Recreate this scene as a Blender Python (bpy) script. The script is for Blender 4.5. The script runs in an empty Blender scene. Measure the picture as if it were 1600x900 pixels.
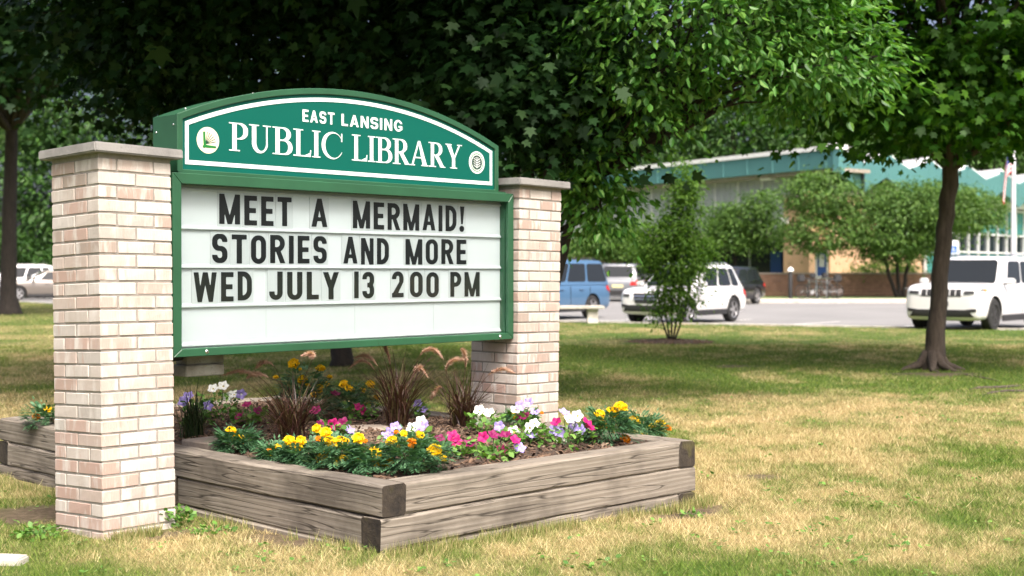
import bpy, bmesh, math, random
import numpy as np
from mathutils import Vector, Matrix
R = math.radians
rng = np.random.default_rng(7)
random.seed(7)
scene = bpy.context.scene
COL = scene.collection

# ------------------------------------------------------------------ camera
FPX, CAMH, PITCH = 2065.6, 1.2833, R(-0.7073)
cam_d = bpy.data.cameras.new('camera'); cam = bpy.data.objects.new('camera', cam_d); COL.objects.link(cam)
cam.location = (0, 0, CAMH); cam.rotation_euler = (R(90) + PITCH, 0, 0)
cam_d.sensor_width = 36; cam_d.lens = FPX / 1600 * 36; cam_d.clip_end = 2000; cam_d.clip_start = 0.05
cam_d.dof.use_dof = True; cam_d.dof.focus_distance = 6.9; cam_d.dof.aperture_fstop = 2.9
scene.camera = cam
scene.render.resolution_x, scene.render.resolution_y = 1024, 576
scene.render.engine = 'CYCLES'

# ------------------------------------------------------------------ sky, sun, exposure
SUN_EL, SUN_AZ = R(56), R(157)          # azimuth clockwise from +Y: behind the camera, to its right
w = bpy.data.worlds.new('World'); scene.world = w; w.use_nodes = True
nt = w.node_tree
sky = nt.nodes.new('ShaderNodeTexSky'); sky.sky_type = 'NISHITA'; sky.sun_disc = False
sky.sun_elevation = SUN_EL; sky.sun_rotation = SUN_AZ
sky.air_density = 0.5; sky.dust_density = 9.0; sky.ozone_density = 0.6
bg = nt.nodes['Background']; bg.inputs['Strength'].default_value = 0.15
nt.links.new(sky.outputs[0], bg.inputs['Color'])
sd = bpy.data.lights.new('sun', 'SUN'); sd.energy = 1.35; sd.angle = R(14); sd.color = (1.0, 0.975, 0.94)
so = bpy.data.objects.new('sun', sd); COL.objects.link(so)
so.rotation_euler = Vector((math.sin(SUN_AZ) * math.cos(SUN_EL), math.cos(SUN_AZ) * math.cos(SUN_EL), math.sin(SUN_EL))).to_track_quat('Z', 'Y').to_euler()
so.location = (20, -20, 40)
vs = scene.view_settings
vs.view_transform = 'Standard'; vs.look = 'None'; vs.gamma = 1.0; vs.use_curve_mapping = False
vs.exposure = 1.35

# ------------------------------------------------------------------ pixel -> place
def ray(px, py):
    a, b = (px - 800) / FPX, -(py - 450) / FPX
    cp, sp = math.cos(PITCH), math.sin(PITCH)
    return Vector((a, cp - b * sp, sp + b * cp))
def at_z(px, py, z):
    d = ray(px, py); t = (z - CAMH) / d.z
    return Vector((0, 0, CAMH)) + d * t
def at_d(px, py, dist):
    d = ray(px, py); return Vector((0, 0, CAMH)) + d * (dist / d.y)
YAW = R(47.2781); CY, SY = math.cos(YAW), math.sin(YAW)
OX, OY, OZ = -1.987, 6.356, 1.77
def S(X, Y, Z): return Vector((OX + CY * X - SY * Y, OY + SY * X + CY * Y, OZ + Z))     # sign axes -> world
def toS(p): q = (p[0] - OX, p[1] - OY); return (CY * q[0] + SY * q[1], -SY * q[0] + CY * q[1])

# ------------------------------------------------------------------ tagging helpers
def tag(o, label=None, cat=None, group=None, kind=None):
    if label: o['label'] = label
    if cat: o['category'] = cat
    if group: o['group'] = group
    if kind: o['kind'] = kind
    return o
def empty(name, loc, rz=0, label=None, cat=None, group=None):
    o = bpy.data.objects.new(name, None); o.empty_display_size = .1; COL.objects.link(o)
    o.location = loc; o.rotation_euler = (0, 0, rz)
    return tag(o, label, cat, group)
def link(name, me, parent=None, mats=None):
    o = bpy.data.objects.new(name, me); COL.objects.link(o)
    if mats is not None:
        for m in (mats if isinstance(mats, (list, tuple)) else [mats]): me.materials.append(m)
    if parent: o.parent = parent
    return o
def np_mesh(name, V, Fc, mats=None, parent=None, smooth=False, attr=None):
    """V (n,3), Fc (m,k) uniform polygons"""
    V = np.asarray(V, np.float32); Fc = np.asarray(Fc, np.int32)
    me = bpy.data.meshes.new(name); m, k = Fc.shape
    me.vertices.add(len(V)); me.vertices.foreach_set('co', V.ravel())
    me.loops.add(m * k); me.loops.foreach_set('vertex_index', Fc.ravel())
    me.polygons.add(m); me.polygons.foreach_set('loop_start', np.arange(0, m * k, k, dtype=np.int32))
    if smooth: me.polygons.foreach_set('use_smooth', np.ones(m, bool))
    me.update(calc_edges=True)
    if attr is not None:
        a = me.color_attributes.new('tint', 'FLOAT_COLOR', 'POINT'); a.data.foreach_set('color', np.asarray(attr, np.float32).ravel())
    return link(name, me, parent, mats)

class MB:
    """collects simple shapes into one mesh"""
    def __init__(s): s.v = []; s.f = []; s.m = []
    def add(s, vs, fs, mi=0):
        b = len(s.v); s.v += [tuple(v) for v in vs]; s.f += [tuple(i + b for i in f) for f in fs]; s.m += [mi] * len(fs); return s
    def box(s, x0, y0, z0, x1, y1, z1, mi=0, M=None):
        vs = [Vector((x, y, z)) for z in (z0, z1) for x, y in ((x0, y0), (x1, y0), (x1, y1), (x0, y1))]
        if M is not None: vs = [M @ v for v in vs]
        return s.add(vs, [(3, 2, 1, 0), (4, 5, 6, 7), (0, 1, 5, 4), (1, 2, 6, 5), (2, 3, 7, 6), (3, 0, 4, 7)], mi)
    def prism(s, pts, a, b, ax='y', mi=0):
        """2D outline extruded a..b along ax; pts in the other two axes (x,z for y; y,z for x; x,y for z)"""
        def mk(p, t): return {'y': (p[0], t, p[1]), 'x': (t, p[0], p[1]), 'z': (p[0], p[1], t)}[ax]
        n = len(pts)
        return s.add([mk(p, a) for p in pts] + [mk(p, b) for p in pts],
                     [tuple(range(n)), tuple(range(2 * n - 1, n - 1, -1))] + [(i, i + n, (i + 1) % n + n, (i + 1) % n) for i in range(n)], mi)
    def tube(s, pts, rad, n=8, mi=0, cap=True):
        pts = [Vector(p) for p in pts]; rad = rad if isinstance(rad, (list, tuple)) else [rad] * len(pts)
        rings = []; b = len(s.v); up = Vector((0.12, 0.31, 0.94))
        for i, p in enumerate(pts):
            t = (pts[min(i + 1, len(pts) - 1)] - pts[max(i - 1, 0)]).normalized()
            if abs(t.dot(up)) > .95: up = Vector((1, 0, .1))
            a = t.cross(up).normalized(); c = t.cross(a).normalized()
            for j in range(n):
                th = 2 * math.pi * j / n; s.v.append(tuple(p + (a * math.cos(th) + c * math.sin(th)) * rad[i]))
        for i in range(len(pts) - 1):
            for j in range(n):
                s.f.append((b + i * n + j, b + i * n + (j + 1) % n, b + (i + 1) * n + (j + 1) % n, b + (i + 1) * n + j)); s.m.append(mi)
        if cap:
            s.f.append(tuple(b + j for j in range(n))[::-1]); s.m.append(mi)
            s.f.append(tuple(b + (len(pts) - 1) * n + j for j in range(n))); s.m.append(mi)
        return s
    def lathe(s, prof, n=16, M=None, mi=0):
        """prof [(r,z)] about local z"""
        b = len(s.v); M = M or Matrix()
        for r, z in prof:
            for j in range(n):
                th = 2 * math.pi * j / n; s.v.append(tuple(M @ Vector((r * math.cos(th), r * math.sin(th), z))))
        for i in range(len(prof) - 1):
            for j in range(n):
                s.f.append((b + i * n + j, b + i * n + (j + 1) % n, b + (i + 1) * n + (j + 1) % n, b + (i + 1) * n + j)); s.m.append(mi)
        s.f.append(tuple(b + j for j in range(n))[::-1]); s.m.append(mi)
        k = b + (len(prof) - 1) * n; s.f.append(tuple(k + j for j in range(n))); s.m.append(mi)
        return s
    def build(s, name, mats, parent=None, smooth=False, bevel=0, seg=1):
        me = bpy.data.meshes.new(name); me.from_pydata(s.v, [], s.f)
        if any(s.m): me.polygons.foreach_set('material_index', s.m)
        if bevel:
            bm = bmesh.new(); bm.from_mesh(me); bmesh.ops.recalc_face_normals(bm, faces=bm.faces)
            bmesh.ops.bevel(bm, geom=[e for e in bm.edges if e.is_manifold and e.calc_face_angle(0) > .5], offset=bevel, segments=seg, affect='EDGES', clamp_overlap=True)
            bm.to_mesh(me); bm.free()
        else:
            bm = bmesh.new(); bm.from_mesh(me); bmesh.ops.recalc_face_normals(bm, faces=bm.faces); bm.to_mesh(me); bm.free()
        if smooth:
            me.polygons.foreach_set('use_smooth', [True] * len(me.polygons))
            if smooth != 'all':
                me.set_sharp_from_angle(angle=R(38))
        return link(name, me, parent, mats)

# ------------------------------------------------------------------ materials
def c8(r, g, b):
    f = lambda c: ((c / 255 + .055) / 1.055) ** 2.4 if c > 10 else c / 255 / 12.92
    return (f(r), f(g), f(b), 1)
def lin(r, g, b): return (r, g, b, 1)
class NT:
    def __init__(s, name):
        s.m = bpy.data.materials.new(name); s.m.use_nodes = True; s.t = s.m.node_tree; s.b = s.t.nodes['Principled BSDF']; s.out = s.t.nodes['Material Output']
    def n(s, typ, **kw):
        x = s.t.nodes.new('ShaderNode' + typ)
        for k, v in kw.items():
            if k in x.inputs: x.inputs[k].default_value = v
            else: setattr(x, k, v)
        return x
    def l(s, a, b): s.t.links.new(a, b)
    def coord(s, kind='Object', scale=(1, 1, 1)):
        c = s.n('TexCoord'); mp = s.n('Mapping'); mp.inputs['Scale'].default_value = scale; s.l(c.outputs[kind], mp.inputs['Vector']); return mp.outputs[0]
    def noise(s, vec, scale, detail=4, rough=.6, dist=0):
        x = s.n('TexNoise'); x.inputs['Scale'].default_value = scale; x.inputs['Detail'].default_value = detail; x.inputs['Roughness'].default_value = rough; x.inputs['Distortion'].default_value = dist
        if vec is not None: s.l(vec, x.inputs['Vector'])
        return x.outputs['Fac']
    def ramp(s, fac, stops):
        x = s.n('ValToRGB'); e = x.color_ramp.elements
        while len(e) < len(stops): e.new(.5)
        for i, (p, c) in enumerate(stops): e[i].position = p; e[i].color = c
        s.l(fac, x.inputs[0]); return x.outputs[0]
    def mix(s, fac, a, b, mode='MIX'):
        x = s.n('Mix', data_type='RGBA', blend_type=mode)
        for sock, v in ((x.inputs[0], fac), (x.inputs[6], a), (x.inputs[7], b)):
            if hasattr(v, 'is_linked'): s.l(v, sock)
            else: sock.default_value = v
        return x.outputs[2]
    def bump(s, h, strength=.3, dist=.01):
        x = s.n('Bump'); x.inputs['Strength'].default_value = strength; x.inputs['Distance'].default_value = dist; s.l(h, x.inputs['Height']); s.l(x.outputs[0], s.b.inputs['Normal'])
    def set(s, **kw):
        for k, v in kw.items(): s.b.inputs[k.replace('_', ' ')].default_value = v
        return s
def plain(name, col, rough=.5, metal=0, var=.12, scale=6, bump=0, coat=0, spec=.5, kind='Object'):
    k = NT(name); k.set(Roughness=rough, Metallic=metal); k.b.inputs['Specular IOR Level'].default_value = spec
    if coat: k.b.inputs['Coat Weight'].default_value = coat; k.b.inputs['Coat Roughness'].default_value = .06
    v = k.coord(kind); n = k.noise(v, scale)
    d = tuple(c * (1 - var) for c in col[:3]) + (1,); u = tuple(min(1, c * (1 + var)) for c in col[:3]) + (1,)
    k.l(k.ramp(n, [(.25, d), (.75, u)]), k.b.inputs['Base Color'])
    if bump: k.bump(k.noise(v, scale * 8), bump, .004)
    return k.m
def leafmat(name, a, b, c, trans=.3, rough=.5, spec=.35):
    k = NT(name); g = k.n('NewGeometry'); col = k.ramp(g.outputs['Random Per Island'], [(0, a), (.55, b), (1, c)])
    v = k.coord(); n = k.noise(v, .7, 2); col = k.mix(n, col, (.55, .6, .45, 1), 'MULTIPLY') if False else col
    k.l(col, k.b.inputs['Base Color']); k.set(Roughness=rough)
    k.b.inputs['Specular IOR Level'].default_value = spec
    tr = k.n('BsdfTranslucent'); k.l(k.mix(1.0, col, (.9, 1, .35, 1), 'MULTIPLY'), tr.inputs['Color'])
    ms = k.n('MixShader'); ms.inputs[0].default_value = trans; k.l(k.b.outputs[0], ms.inputs[1]); k.l(tr.outputs[0], ms.inputs[2]); k.l(ms.outputs[0], k.out.inputs['Surface'])
    return k.m
M = {}
def brick_mat():
    k = NT('whitewashed_brick'); oi = k.n('ObjectInfo'); rnd = oi.outputs['Random']
    base = k.ramp(rnd, [(0, lin(.49, .45, .405)), (.28, lin(.46, .405, .355)), (.46, lin(.43, .355, .305)), (.64, lin(.42, .315, .265)), (.80, lin(.39, .27, .22)), (.90, lin(.29, .245, .205)), (1, lin(.51, .48, .44))])
    v = k.coord('Object', (9, 9, 2.2)); ad = k.n('VectorMath', operation='ADD'); k.l(v, ad.inputs[0]); cx = k.n('CombineXYZ'); 
    mu = k.n('Math', operation='MULTIPLY'); mu.inputs[1].default_value = 91; k.l(rnd, mu.inputs[0]); k.l(mu.outputs[0], cx.inputs[0]); k.l(mu.outputs[0], cx.inputs[1]); k.l(cx.outputs[0], ad.inputs[1])
    st = k.noise(ad.outputs[0], 1.6, 4, .6)
    col = k.mix(k.ramp(st, [(.50, (0, 0, 0, 1)), (.66, (1, 1, 1, 1))]), base, lin(.54, .505, .46))
    st2 = k.noise(ad.outputs[0], 2.6, 3, .7)
    col = k.mix(k.ramp(st2, [(.58, (0, 0, 0, 1)), (.74, (.6, .6, .6, 1))]), col, lin(.40, .26, .20))
    g = k.n('NewGeometry'); grim = k.noise(g.outputs['Position'], 3.5, 5, .7)
    col = k.mix(k.ramp(grim, [(.5, (0, 0, 0, 1)), (.75, (.45, .45, .45, 1))]), col, lin(.30, .26, .21))
    k.l(col, k.b.inputs['Base Color']); k.set(Roughness=.85)
    k.bump(k.noise(ad.outputs[0], 9, 5, .7), .5, .006)
    return k.m
M['brick'] = brick_mat()
M['mortar'] = plain('mortar', lin(.25, .23, .20), .95, var=.2, scale=30, bump=.6)
def conc(name, base, dark):
    k = NT(name); v = k.coord(); n = k.noise(v, 5, 6, .65); n2 = k.noise(v, 60, 3)
    col = k.ramp(n, [(.3, dark), (.6, base)]); col = k.mix(k.ramp(n2, [(.3, (0, 0, 0, 1)), (.42, (1, 1, 1, 1))]), k.mix(.5, col, dark), col)
    k.l(col, k.b.inputs['Base Color']); k.set(Roughness=.9); k.bump(n2, .4, .004); return k.m
M['cap'] = conc('cap_stone', lin(.25, .243, .23), lin(.15, .146, .138))
M['concrete'] = conc('concrete', lin(.5, .47, .41), lin(.33, .31, .27))
def k_mix(a, b, t): return tuple(a[i] * (1 - t) + b[i] * t for i in range(4))
def wood_mat(name, c0, c1, c2, c3):
    k = NT(name); oi = k.n('ObjectInfo'); v = k.coord('Object', (1, 1, 1)); ad = k.n('VectorMath', operation='ADD'); k.l(v, ad.inputs[0])
    mu = k.n('VectorMath', operation='SCALE'); mu.inputs[0].default_value = (31, 17, 23); k.l(oi.outputs['Random'], mu.inputs['Scale']); k.l(mu.outputs[0], ad.inputs[1])
    mp = k.n('Mapping'); mp.inputs['Scale'].default_value = (.32, 8, 8); k.l(ad.outputs[0], mp.inputs[0])
    warp = k.noise(ad.outputs[0], 2.2, 2)
    wv = k.n('TexWave', wave_type='BANDS', bands_direction='Z'); wv.inputs['Scale'].default_value = 1.5; wv.inputs['Distortion'].default_value = 7; wv.inputs['Detail'].default_value = 3; wv.inputs['Detail Scale'].default_value = .9; k.l(mp.outputs[0], wv.inputs[0])
    mp2 = k.n('Mapping'); mp2.inputs['Scale'].default_value = (1.6, 55, 55); k.l(ad.outputs[0], mp2.inputs[0])
    fine = k.noise(mp2.outputs[0], 1.5, 5, .7)
    big = k.noise(ad.outputs[0], 2.4, 4, .6)
    col = k.ramp(wv.outputs[0], [(.05, k_mix(c1, c0, .6)), (.6, c0), (1, k_mix(c2, c0, .5))])
    col = k.mix(k.ramp(fine, [(.30, (.5, .5, .5, 1)), (.48, (0, 0, 0, 1))]), col, c3)
    col = k.mix(k.ramp(big, [(.45, (0, 0, 0, 1)), (.68, (.7, .7, .7, 1))]), col, c3)
    mp3 = k.n('Mapping'); mp3.inputs['Scale'].default_value = (.7, 16, 16); k.l(ad.outputs[0], mp3.inputs[0])
    crack = k.noise(mp3.outputs[0], 1.3, 2, .5, .3)
    cr = k.ramp(crack, [(.478, (0, 0, 0, 1)), (.5, (1, 1, 1, 1)), (.522, (0, 0, 0, 1))])
    col = k.mix(cr, col, lin(.035, .028, .02))
    k.l(col, k.b.inputs['Base Color']); k.set(Roughness=.9)
    k.bump(k.mix(.12, k.mix(cr, fine, (0, 0, 0, 1)), wv.outputs[1]), .45, .006)
    return k.m
M['timber'] = wood_mat('weathered_timber', lin(.205, .178, .142), lin(.14, .118, .092), lin(.29, .26, .215), lin(.05, .041, .032))
def endgrain():
    k = NT('timber_end'); v = k.coord(); n = k.noise(v, 14, 6, .7); m = k.noise(v, 5, 2)
    col = k.ramp(n, [(.3, lin(.008, .006, .005)), (.7, lin(.05, .038, .025))]); col = k.mix(k.ramp(m, [(.55, (0, 0, 0, 1)), (.7, (.7, .7, .7, 1))]), col, lin(.11, .10, .018))
    k.l(col, k.b.inputs['Base Color']); k.set(Roughness=.95); k.bump(n, 1, .012); return k.m
M['timber_end'] = endgrain()
M['sign_green'] = plain('green_painted_metal', lin(.016, .076, .034), .42, var=.18, scale=3, bump=.05)
M['sign_teal'] = plain('teal_sign_face', lin(.0, .088, .064), .5, var=.03, scale=2, spec=.2)
M['sign_white'] = plain('white_vinyl', lin(.70, .72, .72), .45, var=.02)
M['panel_white'] = plain('white_panel', lin(.43, .475, .495), .5, var=.03, scale=3)
M['tile'] = plain('letter_tile', lin(.365, .405, .42), .35, var=.03, scale=4)
M['track'] = plain('track_plastic', lin(.38, .42, .435), .3, var=.08, scale=9)
M['letter_black'] = plain('letter_black', lin(.006, .008, .009), .5, var=.2, spec=.25)
M['cream'] = plain('cream_vinyl', lin(.78, .70, .52), .5, var=.02)
M['logo_green'] = plain('logo_green', lin(.008, .16, .025), .5, var=.02)
M['dark_green'] = plain('dark_green_vinyl', lin(.008, .045, .025), .5, var=.02)
M['steel'] = plain('zinc_screw', lin(.6, .6, .6), .3, 1)
M['black_rubber'] = plain('black_rubber', lin(.02, .02, .02), .7)
def glassy(name, refl=.07, tint=(.97, .985, .98, 1)):
    k = NT(name); t = k.n('BsdfTransparent'); t.inputs[0].default_value = tint; g = k.n('BsdfGlossy'); g.inputs['Roughness'].default_value = .03
    f = k.n('Fresnel'); f.inputs[0].default_value = 1.45; ge = k.n('NewGeometry'); iv = k.n('Math', operation='SUBTRACT'); iv.inputs[0].default_value = 1.0; k.l(ge.outputs['Backfacing'], iv.inputs[1]); mu = k.n('Math', operation='MULTIPLY'); k.l(f.outputs[0], mu.inputs[0]); k.l(iv.outputs[0], mu.inputs[1]); ms = k.n('MixShader'); k.l(mu.outputs[0], ms.inputs[0]); k.l(t.outputs[0], ms.inputs[1]); k.l(g.outputs[0], ms.inputs[2]); k.l(ms.outputs[0], k.out.inputs['Surface']); return k.m
M['acrylic'] = glassy('acrylic_cover')
# ================================================================== ground
def vnoise(x, y, seed=0):
    xi, yi = np.floor(x).astype(np.int64), np.floor(y).astype(np.int64); xf, yf = x - xi, y - yi
    def h(a, b):
        n = (a * 374761393 + b * 668265263 + seed * 1442695041) & 0xffffffff
        n = ((n ^ (n >> 13)) * 1274126177) & 0xffffffff
        return ((n ^ (n >> 16)) & 0xffff) / 65535.
    u, v = xf * xf * (3 - 2 * xf), yf * yf * (3 - 2 * yf)
    return (h(xi, yi) * (1 - u) + h(xi + 1, yi) * u) * (1 - v) + (h(xi, yi + 1) * (1 - u) + h(xi + 1, yi + 1) * u) * v
def fbm(x, y, seed=0, oct=4):
    s = 0; a = .5
    for i in range(oct): s = s + a * vnoise(x * 2 ** i + 17.3 * i, y * 2 ** i - 9.1 * i, seed + i); a *= .5
    return s / (1 - .5 ** oct)
def yb(x): return np.interp(x, [-80, -24, -8, 1.3, 12, 40, 80], [80, 62, 41, 36, 31, 20, 5])
def gz(x, y):
    x = np.asarray(x, float); y = np.asarray(y, float)
    z = -.08 * np.clip((y - 14) / 14, 0, 1) + .012 * (fbm(x * .8, y * .8, 5) - .5)
    z = z + .03 * np.exp(-((x + .6) ** 2 + (y - 5.8) ** 2) / .5) - .035 * np.exp(-((x - 1.1) ** 2 + (y - 7.3) ** 2) / .6) - .05 * np.exp(-((x + 3.3) ** 2 + (y - 8) ** 2) / .8)
    z = np.where(y > 45, -.08, z)
    return z - .3 * np.clip((y - yb(x)) / .4, 0, 1)
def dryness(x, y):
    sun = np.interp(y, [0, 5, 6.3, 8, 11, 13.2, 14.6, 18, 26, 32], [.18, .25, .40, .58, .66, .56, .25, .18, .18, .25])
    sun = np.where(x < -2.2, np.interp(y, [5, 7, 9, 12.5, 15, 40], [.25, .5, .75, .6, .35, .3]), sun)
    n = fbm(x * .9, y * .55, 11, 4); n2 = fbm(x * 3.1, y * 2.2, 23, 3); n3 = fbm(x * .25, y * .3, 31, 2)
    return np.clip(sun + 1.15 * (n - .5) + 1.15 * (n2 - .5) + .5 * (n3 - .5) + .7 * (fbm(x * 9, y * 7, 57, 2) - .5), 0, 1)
DIRT = [(S(.75, -.35, 0), .34, .30), (S(2.65, -1.62, 0), .55, .16), (S(.55, -.8, 0), .22, .42), (S(.25, -.18, 0), .3, .14), (at_z(1457, 583, 0), .9, .5), (S(.15, .85, 0), .5, .45),
        (at_z(1185, 745, 0), .22, .14), (at_z(1150, 570, 0), .6, .35)]
def dirt(x, y):
    d = np.zeros_like(np.asarray(x, float))
    for i, (c, a, b) in enumerate(DIRT):
        X, Y = x - c.x, y - c.y; u, v = CY * X + SY * Y, -SY * X + CY * Y
        if i >= 4 and i != 5: u, v = X, Y
        d = np.maximum(d, np.exp(-((u / a) ** 2 + (v / b) ** 2) * 1.2) * (.55 + .9 * fbm(x * 6, y * 6, 41 + i, 3)))
    return d
def in_sign(x, y, pad=0.):
    X = CY * (x - OX) + SY * (y - OY); Y = -SY * (x - OX) + CY * (y - OY)
    return ((X > .63 - pad) & (X < 2.9 + pad) & (Y > -1.41 - pad) & (Y < 2.24 + pad)) | ((X > -.03) & (X < .43) & (Y > -.1) & (Y < .43)) | ((X > 2.95) & (X < 3.4) & (Y > -.05) & (Y < .43))

def lawn_mat(name, blades):
    k = NT(name); a = k.n('VertexColor', layer_name='tint') if False else k.n('Attribute', attribute_name='tint')
    sp = k.n('SeparateColor'); k.l(a.outputs['Color'], sp.inputs[0])
    g = k.n('NewGeometry')
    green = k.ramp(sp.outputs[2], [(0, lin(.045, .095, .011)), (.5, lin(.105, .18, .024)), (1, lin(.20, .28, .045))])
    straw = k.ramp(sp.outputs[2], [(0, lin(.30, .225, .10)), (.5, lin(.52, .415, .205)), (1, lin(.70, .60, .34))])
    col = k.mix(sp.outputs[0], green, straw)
    soil = k.ramp(k.noise(g.outputs['Position'], 22, 5, .7), [(.3, lin(.055, .04, .026)), (.7, lin(.17, .125, .085))])
    col = k.mix(sp.outputs[1], col, soil)
    if not blades:
        col = k.mix(k.ramp(k.noise(g.outputs['Position'], 30, 4, .7), [(.3, (.75, .75, .75, 1)), (.6, (0, 0, 0, 1))]), col, lin(.05, .045, .02))
        k.bump(k.noise(g.outputs['Position'], 60, 4), .8, .02)
    k.l(col, k.b.inputs['Base Color']); k.set(Roughness=.75 if blades else .95); k.b.inputs['Specular IOR Level'].default_value = .2
    if blades:
        tr = k.n('BsdfTranslucent'); k.l(col, tr.inputs[0]); ms = k.n('MixShader'); ms.inputs[0].default_value = .3; k.l(k.b.outputs[0], ms.inputs[1]); k.l(tr.outputs[0], ms.inputs[2]); k.l(ms.outputs[0], k.out.inputs['Surface'])
    return k.m
def axis(a, lo, hi, fine): # coarse outside [lo,hi], fine inside
    out = [-a]; 
    x = -a
    while x < a:
        st = fine if lo <= x < hi else max(fine, .12 * (lo - x if x < lo else x - hi) + fine)
        if x < lo and x + st > lo: st = lo - x
        x += max(st, fine * .5); out.append(min(x, a))
    return np.array(out)
def sheet(name, xs, ys, zf, mat):
    Xg, Yg = np.meshgrid(xs, ys); Z = zf(Xg, Yg); V = np.stack([Xg, Yg, Z], -1).reshape(-1, 3); nx, ny = len(xs), len(ys)
    i = (np.arange(ny - 1)[:, None] * nx + np.arange(nx - 1)[None]).ravel()
    dr = dryness(Xg, Yg).ravel(); di = np.clip(dirt(Xg, Yg).ravel() * 2 - .5, 0, 1)
    at = np.stack([dr, di, np.full_like(dr, .12), np.ones_like(dr)], 1)
    return np_mesh(name, V, np.stack([i, i + 1, i + 1 + nx, i + nx], 1), mat, smooth=True, attr=at)
M['lawn'] = lawn_mat('lawn_ground', False); M['blades'] = lawn_mat('grass_blades', True)
xs = np.unique(np.concatenate([np.linspace(-500, -60, 12), np.arange(-60, -5, .8), np.arange(-5, 9, .16), np.arange(9, 60, .8), np.linspace(60, 500, 12)]))
ys = np.unique(np.concatenate([np.linspace(-60, 3, 12), np.arange(3, 16, .14), np.arange(16, 66, .4), np.arange(66, 160, 4), np.linspace(160, 700, 10)]))
tag(sheet('lawn', xs, ys, gz, M['lawn']), kind='structure')

# parking lot, kerbs, far island, path
def asphalt():
    k = NT('asphalt'); g = k.n('NewGeometry'); n = k.noise(g.outputs['Position'], .35, 5, .6); n2 = k.noise(g.outputs['Position'], 18, 3)
    col = k.ramp(n, [(.3, lin(.15, .148, .145)), (.7, lin(.22, .217, .21))]); col = k.mix(.25, col, k.ramp(n2, [(.3, lin(.08, .08, .08)), (.7, lin(.3, .3, .3))]))
    k.l(col, k.b.inputs['Base Color']); k.set(Roughness=.85); return k.m
M['asphalt'] = asphalt(); M['paint'] = plain('road_paint', lin(.62, .62, .58), .8, var=.15, scale=4)
bx_ = np.arange(-80, 81, 4.)
top = [(x, float(yb(x)) + .12) for x in bx_]
mb = MB(); n = len(top)
mb.add([(x, y, -.12) for x, y in top] + [(x, 130, -.12) for x, y in top], [(i, i + 1, n + i + 1, n + i) for i in range(n - 1)])
tag(mb.build('parking_lot', M['asphalt']), kind='structure')
mb = MB()
for i in range(n - 1):
    a, b = Vector((*top[i], 0)), Vector((*top[i + 1], 0)); t = (b - a).normalized(); nrm = Vector((-t.y, t.x, 0))
    p = [a, b, b + nrm * .15, a + nrm * .15]
    mb.add([(q.x, q.y, -.3) for q in p] + [(q.x, q.y, -.055) for q in p], [(4, 5, 6, 7), (2, 3, 7, 6), (0, 1, 5, 4)])
tag(mb.build('kerb', M['concrete']), kind='structure')
AX = Vector((-math.sin(R(38.5)), -math.cos(R(38.5)), 0)); AN = Vector((AX.y, -AX.x, 0))
for i in range(9):       # parking bay lines
    c = Vector((3.3, 38.6, 0)) + AN * (-2.75 * (i - 4)); a = c + AX * -2.6; b = c + AX * 2.2; s = AN * .05
    if a.y < yb(a.x) + .4 or b.y < yb(b.x) + .4: b = a + (b - a) * .6
    m_ = MB().add([(*(a - s).xy, -.116), (*(b - s).xy, -.116), (*(b + s).xy, -.116), (*(a + s).xy, -.116)], [(0, 1, 2, 3)]).build('bay_line', M['paint'])
    tag(m_, kind='structure')
mb = MB(); mb.box(8, 59, -.3, 90, 59.3, .03); mb.box(7.85, 59, -.3, 8.15, 80, .028); mb.box(-90, 80, -.3, 8, 80.3, .03)
tag(mb.build('far_kerb', M['concrete'], bevel=.03), kind='structure')
M['path'] = plain('path_concrete', lin(.42, .39, .34), .9, var=.15, scale=2)
mb = MB().add([(8.15, 59.3, .034), (90, 59.3, .034), (90, 61.6, .034), (8.15, 61.6, .034)], [(0, 1, 2, 3)])
tag(mb.build('path', M['path']), kind='structure')
M['far_grass'] = plain('far_grass', lin(.11, .16, .04), .9, var=.35, scale=.8, kind='Object')
mb = MB().add([(8.15, 61.6, .03), (90, 61.6, .03), (90, 160, .03), (8.15, 160, .03)], [(0, 1, 2, 3)]).add([(-90, 80.3, .03), (8.15, 80.3, .03), (8.15, 160, .03), (-90, 160, .03)], [(0, 1, 2, 3)])
tag(mb.build('far_lawn', M['far_grass']), kind='structure')

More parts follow.
